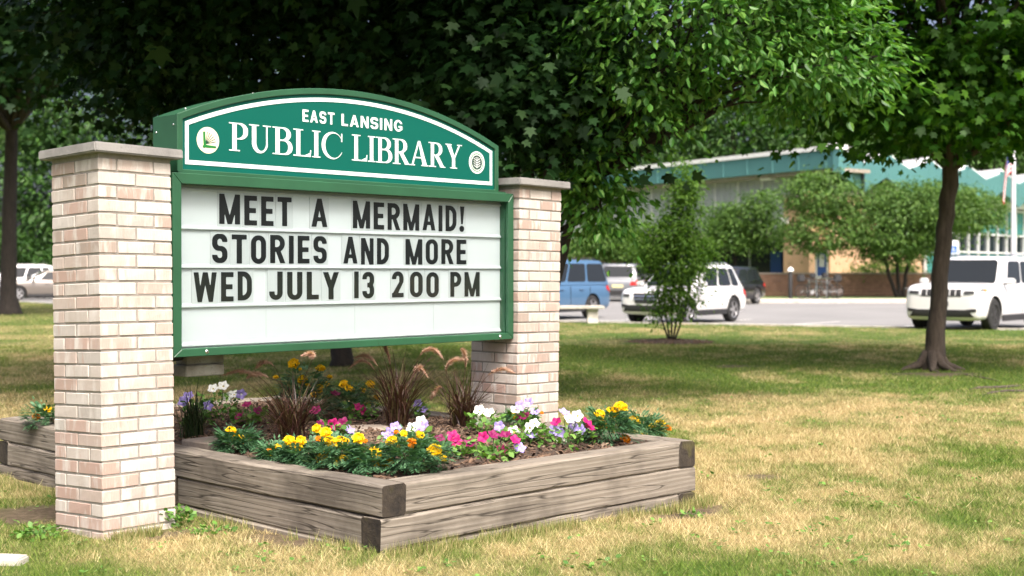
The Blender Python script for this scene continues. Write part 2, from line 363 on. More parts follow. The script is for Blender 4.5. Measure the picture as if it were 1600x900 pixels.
# grass blades: one uncountable mass
def blades(N, d0, d1, pw, seed):
    r = np.random.default_rng(seed); u = r.random(N); d = (d0 ** pw + u * (d1 ** pw - d0 ** pw)) ** (1 / pw)
    x = (r.random(N) * 2 - 1) * (.46 * d + .8); y = d
    cl = fbm(x * 9, y * 9, 77, 2); di = dirt(x, y)
    keep = (y < yb(x) - .02) & ~in_sign(x, y, .01) & (di < .45 + .25 * r.random(N)) & (r.random(N) < .35 + 1.1 * cl)
    x, y, d = x[keep], y[keep], d[keep]; n = len(x); dr = dryness(x, y)
    dr = np.clip(dr + r.normal(0, .22, n), 0, 1); dr = np.where(r.random(n) < .5, np.clip((dr - .5) * 2.6 + .5, 0, 1), dr)
    z = gz(x, y) - .004; L = (.022 + .030 * r.random(n) ** 1.5) * (1 + .35 * (cl[keep] - .5)) * np.interp(d, [5, 15, 40], [1, 1.1, 1.25])
    L = L * np.where(r.random(n) < .025, 1.7, 1)
    wd = (.0011 + .0010 * r.random(n)) * (d / 6) ** .95
    th = r.random(n) * 2 * np.pi; le = L * (.35 + .75 * r.random(n)); cx, cy = np.cos(th), np.sin(th); ph = r.random(n) * 2 * np.pi
    wx, wy = np.cos(ph) * wd, np.sin(ph) * wd
    hz = L * (.45 + .55 * r.random(n))
    V = np.empty((n, 3, 3)); V[:, 0] = np.stack([x - wx, y - wy, z], 1); V[:, 1] = np.stack([x + wx, y + wy, z], 1); V[:, 2] = np.stack([x + cx * le, y + cy * le, z + hz], 1)
    tn = np.clip(.5 + r.normal(0, .36, n), 0, 1)
    at = np.repeat(np.stack([dr, np.zeros(n), tn, np.ones(n)], 1), 3, 0)
    return V.reshape(-1, 3), at
vA, aA = blades(720000, 4.3, 11, 1.15, 1); vB, aB = blades(420000, 10.5, 24, 1.0, 2); vC, aC = blades(150000, 23, 62, 1.0, 3)
def edge_blades(N, seed):
    # longer untrimmed blades along the planter timbers and the pillar feet
    r = np.random.default_rng(seed); q = r.random(N) * 4; X = np.where(q < 1.5, .58 - np.abs(r.normal(0, .05, N)), np.where(q < 3.2, .55 + r.random(N) * 2.4, -.04 + r.random(N) * .5)); Y = np.where(q < 1.5, -1.4 + r.random(N) * 3.6, np.where(q < 3.2, -1.43 - .03 * (X - .55) - np.abs(r.normal(0, .045, N)), -.13 - np.abs(r.normal(0, .03, N))))
    x, y = OX + CY * X - SY * Y, OY + SY * X + CY * Y; keep = fbm(x * 5, y * 5, 63, 2) > .42; x, y = x[keep], y[keep]; n = len(x); z = gz(x, y) - .004
    L = .03 + .05 * r.random(n); wd = .0013 + .0012 * r.random(n); th = r.random(n) * 6.283; ph = r.random(n) * 6.283; le = L * .6 * r.random(n); V = np.empty((n, 3, 3))
    V[:, 0] = np.stack([x - np.cos(ph) * wd, y - np.sin(ph) * wd, z], 1); V[:, 1] = np.stack([x + np.cos(ph) * wd, y + np.sin(ph) * wd, z], 1); V[:, 2] = np.stack([x + np.cos(th) * le, y + np.sin(th) * le, z + L], 1)
    return V.reshape(-1, 3), np.repeat(np.stack([np.clip(r.normal(.4, .3, n), 0, 1), np.zeros(n), r.random(n), np.ones(n)], 1), 3, 0)
vD, aD = edge_blades(8000, 4)
V = np.concatenate([vA, vB, vC, vD]); A = np.concatenate([aA, aB, aC, aD])
tag(np_mesh('grass', V, np.arange(len(V)).reshape(-1, 3), M['blades'], attr=A), 'mown grass partly dried to straw covering the lawn', 'grass', kind='stuff')

# ================================================================== lettering: outlines from distance fields
def Bx(x0, y0, x1, y1): return lambda x, y: np.maximum(np.maximum(x0 - x, x - x1), np.maximum(y0 - y, y - y1))
def Rr(x0, y0, x1, y1, r):
    cx, cy, hx, hy = (x0 + x1) / 2, (y0 + y1) / 2, (x1 - x0) / 2, (y1 - y0) / 2; r = min(r, hx, hy)
    def f(x, y):
        qx, qy = np.abs(x - cx) - hx + r, np.abs(y - cy) - hy + r
        return np.hypot(np.maximum(qx, 0), np.maximum(qy, 0)) + np.minimum(np.maximum(qx, qy), 0) - r
    return f
def El(cx, cy, a, b): return lambda x, y: (np.hypot((x - cx) / a, (y - cy) / b) - 1) * min(a, b)
def Pg(*p):
    ar = sum(p[i][0] * p[(i + 1) % len(p)][1] - p[(i + 1) % len(p)][0] * p[i][1] for i in range(len(p)))
    p = p if ar > 0 else p[::-1]
    def f(x, y):
        d = -1e9
        for i in range(len(p)):
            (ax, ay), (bx, by) = p[i], p[(i + 1) % len(p)]; l = math.hypot(bx - ax, by - ay); d = np.maximum(d, ((x - ax) * (by - ay) - (y - ay) * (bx - ax)) / l)
        return d
    return f
def U(*fs): return lambda x, y: np.minimum.reduce([f(x, y) for f in fs])
def Su(a, *bs): return lambda x, y: np.maximum.reduce([a(x, y)] + [-b(x, y) for b in bs])
def I_(*fs): return lambda x, y: np.maximum.reduce([f(x, y) for f in fs])
def gothic(ch, t=.2, h=.17, k=1.0):
    """bold sans capitals, unit height; k widens"""
    W = {'M': .8, 'E': .5, 'T': .58, 'A': .66, 'R': .6, 'I': .2, 'D': .58, '!': .26, 'S': .58, 'O': .6, 'N': .6, 'W': .9, 'J': .5, 'U': .58, 'L': .47, 'Y': .64, '1': .2, '3': .54, '2': .54, '0': .58, 'P': .56, 'G': .62}
    w = W[ch] * k; w = max(w, t)
    ring = lambda x0, y0, x1, y1, r: Su(Rr(x0, y0, x1, y1, r), Rr(x0 + t, y0 + h, x1 - t, y1 - h, r * .5))
    stem = Bx(0, 0, t, 1)
    if ch in 'I1': g = stem
    elif ch == 'E': g = U(stem, Bx(0, 0, w, h), Bx(0, .5 - h / 2, w * .92, .5 + h / 2), Bx(0, 1 - h, w, 1))
    elif ch == 'L': g = U(stem, Bx(0, 0, w, h))
    elif ch == 'T': g = U(Bx(w / 2 - t / 2, 0, w / 2 + t / 2, 1), Bx(0, 1 - h, w, 1))
    elif ch == 'M': g = U(stem, Bx(w - t, 0, w, 1), Pg((0, 1), (t * .95, 1), (w / 2 + t * .42, .0), (w / 2 - t * .42, 0)), Pg((w - t * .95, 1), (w, 1), (w / 2 + t * .42, 0), (w / 2 - t * .42, 0)))
    elif ch == 'N': g = U(Bx(0, 0, t * .9, 1), Bx(w - t * .9, 0, w, 1), Pg((0, 1), (t, 1), (w, 0), (w - t, 0)))
    elif ch == 'W': g = U(*[Pg((a, 1), (a + t * .95, 1), (b + t * .82, 0), (b, 0)) for a, b in ((0, w * .17), (w * .5 - t * .47, w * .17), (w * .5 - t * .47, w * .83 - t * .82), (w - t * .95, w * .83 - t * .82))])
    elif ch == 'A': g = U(Pg((0, 0), (t, 0), (w / 2 + t * .45, 1), (w / 2 - t * .45, 1)), Pg((w - t, 0), (w, 0), (w / 2 + t * .45, 1), (w / 2 - t * .45, 1)), Bx(w * .2, .2, w * .8, .34))
    elif ch == 'Y': g = U(Bx(w / 2 - t / 2, 0, w / 2 + t / 2, .48), Pg((0, 1), (t * 1.05, 1), (w / 2 + t * .5, .4), (w / 2 - t * .5, .4)), Pg((w - t * 1.05, 1), (w, 1), (w / 2 + t * .5, .4), (w / 2 - t * .5, .4)))
    elif ch in 'PR':
        g = U(stem, I_(Su(Rr(-.6, .4, w, 1, .3), Rr(-.6, .4 + h, w - t, 1 - h, .14)), Bx(0, 0, 9, 2)))
        if ch == 'R': g = U(g, Pg((w * .36, .46), (w * .36 + t, .46), (w * 1.03, 0), (w * 1.03 - t * 1.05, 0)))
    elif ch == 'D': g = U(stem, I_(Su(Rr(-.6, 0, w, 1, .36), Rr(-.6, h, w - t, 1 - h, .2)), Bx(0, -1, 9, 2)))
    elif ch in 'O0': g = ring(0, 0, w, 1, .29 * max(1, k))
    elif ch == 'U': g = U(I_(ring(0, 0, w, 1.6, .28), Bx(-1, 0, 2, 1)))
    elif ch == 'J': g = U(I_(ring(0, 0, w, 1.6, .26), Bx(-1, 0, 2, .3)), Bx(w - t, .25, w, 1))
    elif ch == 'S': g = U(Su(ring(0, .5 - h / 2, w, 1, .25), Bx(w * .5, .3, 2, .72)), Su(ring(0, 0, w, .5 + h / 2, .25), Bx(-1, .28, w * .5, .7)))
    elif ch == '3': g = U(Su(ring(0, .5 - h / 2, w, 1, .25), Bx(-1, .3, w * .42, .72)), Su(ring(0, 0, w, .5 + h / 2, .25), Bx(-1, .28, w * .42, .7)))
    elif ch == '2': g = U(Su(ring(0, .42, w, 1, .27), Bx(-1, .3, w * .62, .7), Bx(-1, 0, w - t * 1.2, .62), Bx(0, .0, 2, .58)), Pg((w - t, .6), (w, .6), (t * 1.25, h * .6), (0, h * .6)), Bx(0, 0, w, h))
    elif ch == '!': g = U(Pg((w * .1, 1), (w, 1), (w * .66, .3), (w * .34, .3)), El(w * .46, .12, .13, .12))
    elif ch == 'G': g = U(Su(Su(El(w * .55, .5, w * .55, .51), El(w * .57, .5, w * .55 - t, .51 - h)), Bx(w * .62, .3, 3, .68)), Bx(w * .58, .34, w * 1.06, .34 + h * .9), Bx(w * 1.06 - t * .85, .14, w * 1.06, .5))
    return g, w
def roman(ch):
    t, n, sf = .15, .042, .04; sv = lambda c, ww: Bx(c - ww, 0, c + ww, sf); st = lambda c, ww: Bx(c - ww, 1 - sf, c + ww, 1)
    W = {'P': .66, 'U': .82, 'B': .74, 'L': .68, 'I': .34, 'C': .8, 'R': .8, 'A': .86, 'Y': .84}; w = W[ch]; c = .19; stem = Bx(c - t / 2, 0, c + t / 2, 1)
    bowl = lambda y0, y1, xr, th=.16: I_(Su(Rr(-.5, y0, xr, y1, .26), Rr(-.5, y0 + n, xr - th, y1 - n, .2)), Bx(c, -1, 9, 2))
    if ch == 'I': c = .17; g = U(Bx(c - t / 2, 0, c + t / 2, 1), sv(c, .165), st(c, .165))
    elif ch == 'P': g = U(stem, sv(c, .19), Bx(0, 1 - sf, c, 1), bowl(.42, 1, w))
    elif ch == 'B': g = U(stem, Bx(0, 0, c, sf), Bx(0, 1 - sf, c, 1), bowl(.5, 1, w * .92), bowl(0, .55, w))
    elif ch == 'R': g = U(stem, sv(c, .18), Bx(0, 1 - sf, c, 1), bowl(.46, 1, w * .84), Pg((w * .36, .48), (w * .36 + .19, .48), (w * .96, .02), (w * .72, .02)), Bx(w * .7, 0, w * 1.04, sf))
    elif ch == 'L': g = U(stem, Bx(0, 0, w * .95, sf * 1.1), st(c, .19), Pg((w * .9, 0), (w * .97, 0), (w, .26), (w * .96, .26)), Pg((w * .6, .03), (w * .95, .03), (w * .97, .16)))
    elif ch == 'U': g = U(Bx(c - t / 2, .3, c + t / 2, 1), Bx(w - .2, .3, w - .2 + n * 1.2, 1), st(c, .18), st(w - .17, .15), I_(Su(El((c - t / 2 + w - .14) / 2, .34, (w - .14 - c + t / 2) / 2, .355), El((c + t / 2 + w - .2) / 2, .36, (w - .2 - c - t / 2) / 2, .29)), Bx(-1, -1, 2, .34)))
    elif ch == 'C': g = U(Su(Su(El(.44, .5, .43, .515), El(.50, .5, .35, .465)), Bx(.6, .27, 2, .73)), Bx(.785, .66, .825, .98))
    elif ch == 'A': g = U(Pg((.07, .02), (.14, .02), (w * .5 + .02, 1.0), (w * .5 - .05, 1.0)), Pg((w - .26, .02), (w - .06, .02), (w * .5 + .05, 1.0), (w * .5 - .06, 1.0)), Bx(.2, .3, w - .2, .35), sv(.11, .12), sv(w - .16, .17))
    elif ch == 'Y': g = U(Bx(w / 2 - t / 2, 0, w / 2 + t / 2, .46), sv(w / 2, .18), Pg((.07, .98), (.27, .98), (w / 2 + t / 2, .42), (w / 2 - t / 2, .42)), Pg((w - .16, .98), (w - .09, .98), (w / 2 + t / 2, .44), (w / 2 + t / 2 - .09, .40)), st(.17, .16), st(w - .12, .13))
    return g, w
def field_mesh(name, f, x0, y0, x1, y1, res, sx, sz, thick, mat, parent, loc, tile=None):
    """fills f<0, x->local x, y->local z, facing -y; tile adds a thin backing plate (second material)"""
    nx, ny = max(3, int((x1 - x0) * res)), max(3, int((y1 - y0) * res)); gx, gy = np.linspace(x0, x1, nx + 1), np.linspace(y0, y1, ny + 1)
    Xg, Yg = np.meshgrid(gx, gy); D = f(Xg, Yg); D = np.where(np.abs(D) < 1e-6, 1e-6, D)
    vid = {}; vs = []; fs = []
    def vert(k, p):
        if k not in vid: vid[k] = len(vs); vs.append((p[0] * sx, 0., p[1] * sz))
        return vid[k]
    ins = D < 0
    for j in range(ny):
        for i in range(nx):
            c = [(i, j), (i + 1, j), (i + 1, j + 1), (i, j + 1)]; s = [ins[b, a] for a, b in c]
            if not any(s): continue
            poly = []
            for q in range(4):
                a, b = c[q], c[(q + 1) % 4]
                if s[q]: poly.append(vert(a, (gx[a[0]], gy[a[1]])))
                if s[q] != s[(q + 1) % 4]:
                    da, db = D[a[1], a[0]], D[b[1], b[0]]; u = da / (da - db); kk = (min(a, b), max(a, b))
                    poly.append(vert(kk, (gx[a[0]] * (1 - u) + gx[b[0]] * u, gy[a[1]] * (1 - u) + gy[b[1]] * u)))
            if len(set(poly)) >= 3: fs.append(tuple(dict.fromkeys(poly)))
    ec = {}
    for fc in fs:
        for a, b in zip(fc, fc[1:] + fc[:1]): ec[(a, b)] = 1
    n = len(vs); vs2 = vs + [(x, thick, z) for x, _, z in vs]; side = [(b, a, a + n, b + n) for (a, b) in ec if (b, a) not in ec]
    me = bpy.data.meshes.new(name)
    allf = fs + side; allv = vs2
    if tile:
        tx0, tz0, tx1, tz1 = tile; b = len(allv); allv = allv + [(tx0, thick, tz0), (tx1, thick, tz0), (tx1, thick, tz1), (tx0, thick, tz1)] + [(tx0, thick * 2, tz0), (tx1, thick * 2, tz0), (tx1, thick * 2, tz1), (tx0, thick * 2, tz1)]
        allf = allf + [(b, b + 1, b + 2, b + 3), (b, b + 4, b + 5, b + 1), (b + 1, b + 5, b + 6, b + 2), (b + 2, b + 6, b + 7, b + 3), (b + 3, b + 7, b + 4, b)]
    me.from_pydata(allv, [], allf)
    me.materials.append(mat)
    if tile:
        me.materials.append(M['tile'])
        for p in me.polygons[-5:]: p.material_index = 1
    o = link(name, me, parent); o.location = loc; return o
_gc = {}
def letter(font, ch, width, height, parent, loc, mat, res=44, thick=.0015, tile=None, name='letter', **kw):
    g, wn = font(ch, **kw)
    return field_mesh(name, g, -.06, -.06, wn * 1.1 + .06, 1.06, res, width / wn, height, thick, mat, parent, loc, tile)

# ================================================================== brick pillars
BL, BW, BH, JT, CO, PS = .2032, .0968, .0570, .0097, .0667, .416
brick_me = []
for v in range(5):
    mb = MB().box(-BL / 2, -BW / 2, -BH / 2, BL / 2, BW / 2, BH / 2); o = mb.build('brick_shape', M['brick'], bevel=.0032); me = o.data
    bm = bmesh.new(); bm.from_mesh(me)
    for q in bm.verts: q.co += Vector([random.uniform(-.0012, .0012) for _ in range(3)])
    bm.to_mesh(me); bm.free(); bpy.data.objects.remove(o); brick_me.append(me)
def pillar(label, lean, corner, ncourse=28):
    ax, ay, az = [R(a) for a in lean]
    Rm = (Matrix.Rotation(YAW, 4, 'Z') @ Matrix.Rotation(ax, 4, 'X') @ Matrix.Rotation(ay, 4, 'Y') @ Matrix.Rotation(az, 4, 'Z'))
    root = empty('brick_pillar', (0, 0, 0), 0, label, 'pillar', 'brick pillars holding the sign')
    zb = -27 * CO                       # pillar foot below the joint that 'corner' marks
    root.matrix_world = Matrix.Translation(corner) @ Rm @ Matrix.Translation((PS / 2, PS / 2, zb))
    h = PS / 2
    MB().box(-h + .004, -h + .004, 0, h - .004, h - .004, ncourse * CO + .004).build('mortar', M['mortar'], root)
    i3 = 0
    for c in range(ncourse):
        z = (ncourse - 1 - c) * CO + JT / 2 + BH / 2
        spots = [(-h + BW / 2, -h + BL / 2, 90), (-h + BW / 2, h - BL / 2, 90), (h - BW / 2, -h + BL / 2, 90), (h - BW / 2, h - BL / 2, 90), (0, -h + BW / 2, 0), (0, h - BW / 2, 0)]
        if c % 2: spots = [(y, x, 90 - a) for x, y, a in spots]
        for x, y, a in spots:
            b = bpy.data.objects.new('brick', random.choice(brick_me)); COL.objects.link(b); b.parent = root
            b.location = (x + random.uniform(-.0012, .0012), y + random.uniform(-.0012, .0012), z + random.uniform(-.0008, .0008))
            b.rotation_euler = (R(random.choice((0, 180))), 0, R(a + random.choice((0, 180)) + random.uniform(-.35, .35)))
    o = .045; MB().box(-h + .002, -h + .002, ncourse * CO + .004, h - .002, h - .002, ncourse * CO + .0195).build('mortar_bed', M['mortar'], root); mb = MB().box(-h - o, -h - o, ncourse * CO + .0195, h + o, h + o, ncourse * CO + .067)
    mb.build('cap_stone', M['cap'], root, bevel=.006, seg=2)
    return root
pL = pillar('brick pillar nearest the camera, at the left end of the library sign', (-2.156, .677, 2.787), S(0, 0, 0))
pR = pillar('brick pillar at the right end of the sign, behind the flowers', (.265, .82, .62), S(2.968, -.031, -.016))

# ================================================================== the sign
C0 = S(1.692, .17, 0); sign = empty('library_sign', (C0.x, C0.y, OZ - .9212), YAW, 'green library sign with arched header and changeable message board between the brick pillars', 'sign')
sx = lambda X: X - 1.692
sy = lambda Y: Y - .17
sz = lambda Z: Z + .9212
X0, X1, ZB, ZT, YF, YK = sx(.418), sx(2.955), 0., sz(.0149), sy(.0086), sy(.30)
G = M['sign_green']
mb = MB()   # shell: back, top, bottom, sides
mb.box(X0 + .004, YF + .02, ZB + .003, X0 + .02, YK, ZT - .003).box(X1 - .02, YF + .02, ZB + .003, X1 - .004, YK, ZT - .003).box(X0 + .02, YF + .02, ZT - .019, X1 - .02, YK, ZT - .003).box(X0 + .02, YF + .02, ZB + .003, X1 - .02, YK, ZB + .019).box(X0 + .02, YK - .016, ZB + .019, X1 - .02, YK - .001, ZT - .019)
mb.build('cabinet_shell', G, sign)
il, ir, it, ib = sx(.470), sx(2.905), sz(-.040), sz(-.880)
def rail(pts, name='frame_rail'): return MB().prism(pts, YF, YF + .028, 'y').build(name, G, sign, bevel=.003)
rail([(X0, ZB), (X1, ZB), (ir, ib), (il, ib)]); rail([(X0, ZT), (il, it), (ir, it), (X1, ZT)]); rail([(X0, ZB), (il, ib), (il, it), (X0, ZT)]); rail([(X1, ZB), (X1, ZT), (ir, it), (ir, ib)])
for x, z in ((sx(.62), sz(-.90)), (sx(2.83), sz(-.902))):
    sc = MB().lathe([(.0, -.004), (.011, -.004), (.0115, 0.), (.008, .004), (.0, .0045)], 12, Matrix.Translation((x, YF, z)) @ Matrix.Rotation(R(90), 4, 'X')).build('screw', M['steel'], sign, smooth=True)
    MB().lathe([(0, .0046), (.004, .0046), (.004, .0052), (0, .0052)], 6, Matrix.Translation((x, YF, z)) @ Matrix.Rotation(R(90), 4, 'X')).build('screw_socket', M['letter_black'], sc)
PY = sy(.085)
for a_ in ((il - .012, ib - .012, il, it + .012), (ir, ib - .012, ir + .012, it + .012), (il, it, ir, it + .012), (il, ib - .012, ir, ib)): MB().box(a_[0], YF + .034, a_[1], a_[2], PY + .001, a_[3]).build('frame_liner', G, sign)
panel = MB().box(il, PY, ib, ir, PY + .02, it).build('message_panel', M['panel_white'], sign)
for z in (-.053, -.257, -.4575, -.661, -.862):
    MB().prism([(PY - .0125, sz(z) - .010), (PY - .0125, sz(z) - .004), (PY - .006, sz(z) + .002), (PY - .001, sz(z) + .012), (PY - .001, sz(z) - .012)], il + .001, ir - .001, 'x').build('letter_track', M['track'], panel)
for X in (1.05, 1.68, 2.31): MB().box(sx(X) - .0012, PY - .0012, sz(-.85), sx(X) + .0012, PY - .0002, sz(-.06)).build('panel_seam', M['track'], panel)
MB().box(il - .012, YF + .029, ib - .012, ir + .012, YF + .032, it + .012).build('clear_cover', M['acrylic'], sign)
def word(txt, xa, xb, zb, zt, tracking):
    ws = [gothic(c)[1] for c in txt]; tot = sum(ws) + tracking * (len(txt) - 1); k = (xb - xa) / tot; x = xa
    for c, wn in zip(txt, ws):
        jz = random.uniform(-.003, .003)
        letter(gothic, c, wn * k, zt - zb, panel, (sx(x), PY - .0055, sz(zb) + jz), M['letter_black'], tile=(-.5 * tracking * k * .8, -.016, wn * k + .5 * tracking * k * .8, zt - zb + .016))
        x += (wn + tracking) * k
l1, l2, l3 = (-.236, -.077), (-.442, -.288), (-.642, -.487)
for t, a, b in (('MEET', .746, 1.221), ('A', 1.360, 1.474), ('MERMAID!', 1.663, 2.575)): word(t, a, b, *l1, .17)
for t, a, b in (('STORIES', .701, 1.469), ('AND', 1.591, 1.940), ('MORE', 2.074, 2.592)): word(t, a, b, *l2, .17)
for t, a, b in (('WED', .587, .953), ('JULY', 1.068, 1.558), ('13', 1.672, 1.824), ('2', 1.965, 2.058), ('00', 2.110, 2.351), ('PM', 2.451, 2.713)): word(t, a, b, *l3, .17)

# arched header box
hx0, hx1, hz0, hsh, hap, hy0, hy1 = .491, 2.888, .012, .322, .557, .090, .31
def arch(inset, x0=hx0, x1=hx1, z0=hz0, zb_in=None, n=40):
    a, b = x0 + inset, x1 - inset; c = (x0 + x1) / 2; half = (x1 - x0) / 2; rise = hap - hsh; Rad = (half * half + rise * rise) / (2 * rise); zc = hap - Rad; r = Rad - inset
    pts = [(a, z0 + (inset if zb_in is None else zb_in)), (b, z0 + (inset if zb_in is None else zb_in))]
    for i in range(n + 1):
        x = b + (a - b) * i / n; pts.append((x, zc + math.sqrt(r * r - (x - c) ** 2)))
    return [(sx(x), sz(z)) for x, z in pts]
MB().prism(arch(.004), sy(hy0) + .012, sy(hy1), 'y').build('header_box', G, sign, smooth=True)
def ringmesh(name, outer, inner, ya, yb_, mat, parent, bevel=0):
    n = len(outer); mb = MB(); V = [(x, ya, z) for x, z in outer] + [(x, ya, z) for x, z in inner] + [(x, yb_, z) for x, z in outer] + [(x, yb_, z) for x, z in inner]; Fs = []
    for i in range(n):
        j = (i + 1) % n; Fs += [(i, j, n + j, n + i), (n + i, n + j, 3 * n + j, 3 * n + i), (j, i, 2 * n + i, 2 * n + j), (2 * n + i, 3 * n + i, 3 * n + j, 2 * n + j)]
    return mb.add(V, Fs).build(name, mat, parent, bevel=bevel)
ringmesh('header_frame', arch(0), arch(.034, zb_in=.028), sy(hy0) - .012, sy(hy0) + .012, G, sign, .003)
face = MB().prism(arch(.03, zb_in=.025), sy(hy0), sy(hy0) + .010, 'y').build('header_face', M['sign_teal'], sign)
ringmesh('white_border', arch(.052, zb_in=.056), arch(.074, zb_in=.078), sy(hy0) - .0022, sy(hy0) - .0007, M['sign_white'], face)
MB().box(sx(.47), YF + .03, sz(.0152), sx(2.91), YK - .02, sz(.026)).build('header_mount', G, sign)
for z, y in ((.27, .12), (.24, .28)): MB().lathe([(0, 0), (.006, 0), (.005, .003), (0, .004)], 8, Matrix.Translation((sx(hx0) + .004, sy(y), sz(z))) @ Matrix.Rotation(R(-90), 4, 'Y')).build('screw', M['steel'], sign)
for X in (.62, 1.05, 1.5, 2.1):
    c = 1.6895; half = (hx1 - hx0) / 2; rise = hap - hsh; Rad = (half * half + rise * rise) / (2 * rise); z = hap - Rad + math.sqrt(Rad * Rad - (X - c) ** 2)
    MB().lathe([(0, -.004), (.006, 0.), (.005, .004), (0, .005)], 8, Matrix.Translation((sx(X), sy(.2), sz(z) - .003))).build('screw', M['steel'], sign)
def hword(font, txt, xa, xb, z0, hgt, tr, **kw):
    ws = [font(c, **kw)[1] for c in txt]; k = (xb - xa) / (sum(ws) + tr * (len(txt) - 1)); x = xa
    for c, wn in zip(txt, ws):
        letter(font, c, wn * k, hgt, face, (sx(x), sy(hy0) - .0022, sz(z0)), M['sign_white'], res=56, thick=.0015, **kw); x += (wn + tr) * k
hword(roman, 'PUBLIC', .814, 1.586, .156, .150, .03); hword(roman, 'LIBRARY', 1.662, 2.561, .156, .150, .02)
hword(gothic, 'EAST', 1.305, 1.534, .350, .068, .17, t=.185, h=.175, k=1.12); hword(gothic, 'LANSING', 1.586, 2.052, .350, .068, .17, t=.185, h=.175, k=1.12)
# round emblems
def emblem(X, Z, layers, name='emblem'):
    root = None
    for i, (f, m) in enumerate(layers):
        o = field_mesh('emblem' if i == 0 else 'emblem_mark', f, -1.08, -1.08, 1.08, 1.08, 46, .069 if X < 1.5 else .071, .069 if X < 1.5 else .071, .0008, m, face, (sx(X), sy(hy0) - .0014 - .0009 * i, sz(Z)))
rays = U(*[Pg((-.22 + .02 * math.sin(a), -.30 - .02 * math.cos(a)), (-.22 - .02 * math.sin(a), -.30 + .02 * math.cos(a)), (-.22 + .95 * math.cos(a) - .03 * math.sin(a), -.30 + .95 * math.sin(a) + .03 * math.cos(a)), (-.22 + .95 * math.cos(a) + .03 * math.sin(a), -.30 + .95 * math.sin(a) - .03 * math.cos(a))) for a in [R(q) for q in (14, 27, 40, 54, 67, 80)]])
emblem(.683, .2, [(El(0, 0, 1, 1), M['cream']), (rays, M['dark_green']), (U(Pg((-.46, .62), (-.26, .66), (-.20, -.36), (-.42, -.40)), Pg((-.42, -.56), (-.30, -.34), (.72, -.40), (.72, -.56)), El(-.36, -.48, .12, .12)), M['logo_green'])])
tree_mark = U(Bx(-.05, -.52, .05, .5), *[U(Pg((0, y), (0, y + .09), (s_ * .42, y + .3 + .02), (s_ * .45, y + .23))) for y in (-.5, -.3, -.1, .12) for s_ in (-1, 1)], *[El(.3 * math.cos(a), .12 + .34 * math.sin(a), .06, .06) for a in [R(q) for q in range(0, 190, 30)]])
emblem(2.696, .206, [(El(0, 0, 1, 1), M['sign_white']), (Su(El(0, 0, .82, .82), El(0, 0, .74, .74)), M['logo_green']), (Su(El(0, 0, .64, .64), tree_mark), M['dark_green'])])
# junction box and conduit under the cabinet
jb = MB().box(sx(.62), sy(.20), -.058, sx(.86), sy(.30), -.002).box(sx(.60), sy(.17), -.118, sx(.84), sy(.31), -.058).build('junction_box', [conc('weathered_box', lin(.34, .33, .28), lin(.14, .12, .09))], sign, bevel=.006)
MB().tube([(sx(.62), sy(.24), -.02), (sx(.52), sy(.24), -.025), (sx(.45), sy(.24), -.06), (sx(.43), sy(.24), -.16), (sx(.43), sy(.24), -.50)], .014, 8).build('conduit', M['black_rubber'], sign, smooth=True)
# ================================================================== raised planter of timbers
PZ = .33
Pc = S(1.765, .415, 0); planter = empty('raised_planter', (Pc.x, Pc.y, 0), YAW - R(2), 'weathered grey timber planter box under the sign', 'planter')
lx = lambda X: X - 1.765
ly = lambda Y: Y - .415
def timber(xa, ya, xb, yb_, z0, z1, rotate):
    """box footprint in sign axes; long axis becomes local x"""
    L = (yb_ - ya) if rotate else (xb - xa); Wd = (xb - xa) if rotate else (yb_ - ya); H = z1 - z0
    n = max(2, int(L / .12)); mb = MB(); prof = []
    ch = .009
    ring = [(-Wd / 2 + ch, -H / 2), (Wd / 2 - ch, -H / 2), (Wd / 2, -H / 2 + ch), (Wd / 2, H / 2 - ch * 1.4), (Wd / 2 - ch * 1.4, H / 2), (-Wd / 2 + ch * 1.4, H / 2), (-Wd / 2, H / 2 - ch * 1.4), (-Wd / 2, -H / 2 + ch)]
    V = []; ph = random.uniform(0, 9)
    for i in range(n + 1):
        x = -L / 2 + L * i / n; dy = .004 * math.sin(x * 2.1 + ph); dz = .003 * math.sin(x * 1.7 + ph * 2)
        for y, z in ring:
            j = .0022 if 0 < i < n else .004
            V.append((x + (random.uniform(-.004, .004) if i in (0, n) else 0), y + dy + random.uniform(-j, j), z + dz + random.uniform(-j, j)))
    F_ = []; 
    for i in range(n):
        for j in range(8): F_.append((i * 8 + j, i * 8 + (j + 1) % 8, (i + 1) * 8 + (j + 1) % 8, (i + 1) * 8 + j))
    mb.add(V, F_); mb.add([], [tuple(range(8))[::-1], tuple(n * 8 + j for j in range(8))], 1) if False else None
    mb.f += [tuple(range(8))[::-1], tuple(n * 8 + j for j in range(8))]; mb.m += [1, 1]
    o = mb.build('timber', [M['timber'], M['timber_end']], planter)
    o.location = (lx((xa + xb) / 2), ly((ya + yb_) / 2), (z0 + z1) / 2); o.rotation_euler = (0, 0, R(90) if rotate else 0)
    return o
XA, XB, YA, YB_, TT, TH = .655, 2.95, -1.41, 2.48, .14, .147
for c in range(3):
    z1 = PZ - c * TH; z0 = z1 - TH + .003; g = .003
    if c % 2 == 0:
        timber(XA, YA, XA + TT, .62, z0, z1, True); timber(XA, .625, XA + TT, YB_, z0, z1, True)
        timber(XB - TT, YA, XB, YB_, z0, z1, True)
        timber(XA + TT + g, YA + .003, XB - TT - g, YA + TT, z0, z1, False); timber(XA + TT + g, YB_ - TT, XB - TT - g, YB_ - .003, z0, z1, False)
    else:
        timber(XA - .006, YA, XB + .004, YA + TT, z0, z1, False); timber(XA, YB_ - TT, XB, YB_, z0, z1, False)
        timber(XA + .004, YA + TT + g, XA + TT, .3, z0, z1, True); timber(XA - .003, .306, XA + TT, YB_ - TT - g, z0, z1, True)
        timber(XB - TT, YA + TT + g, XB, YB_ - TT - g, z0, z1, True)
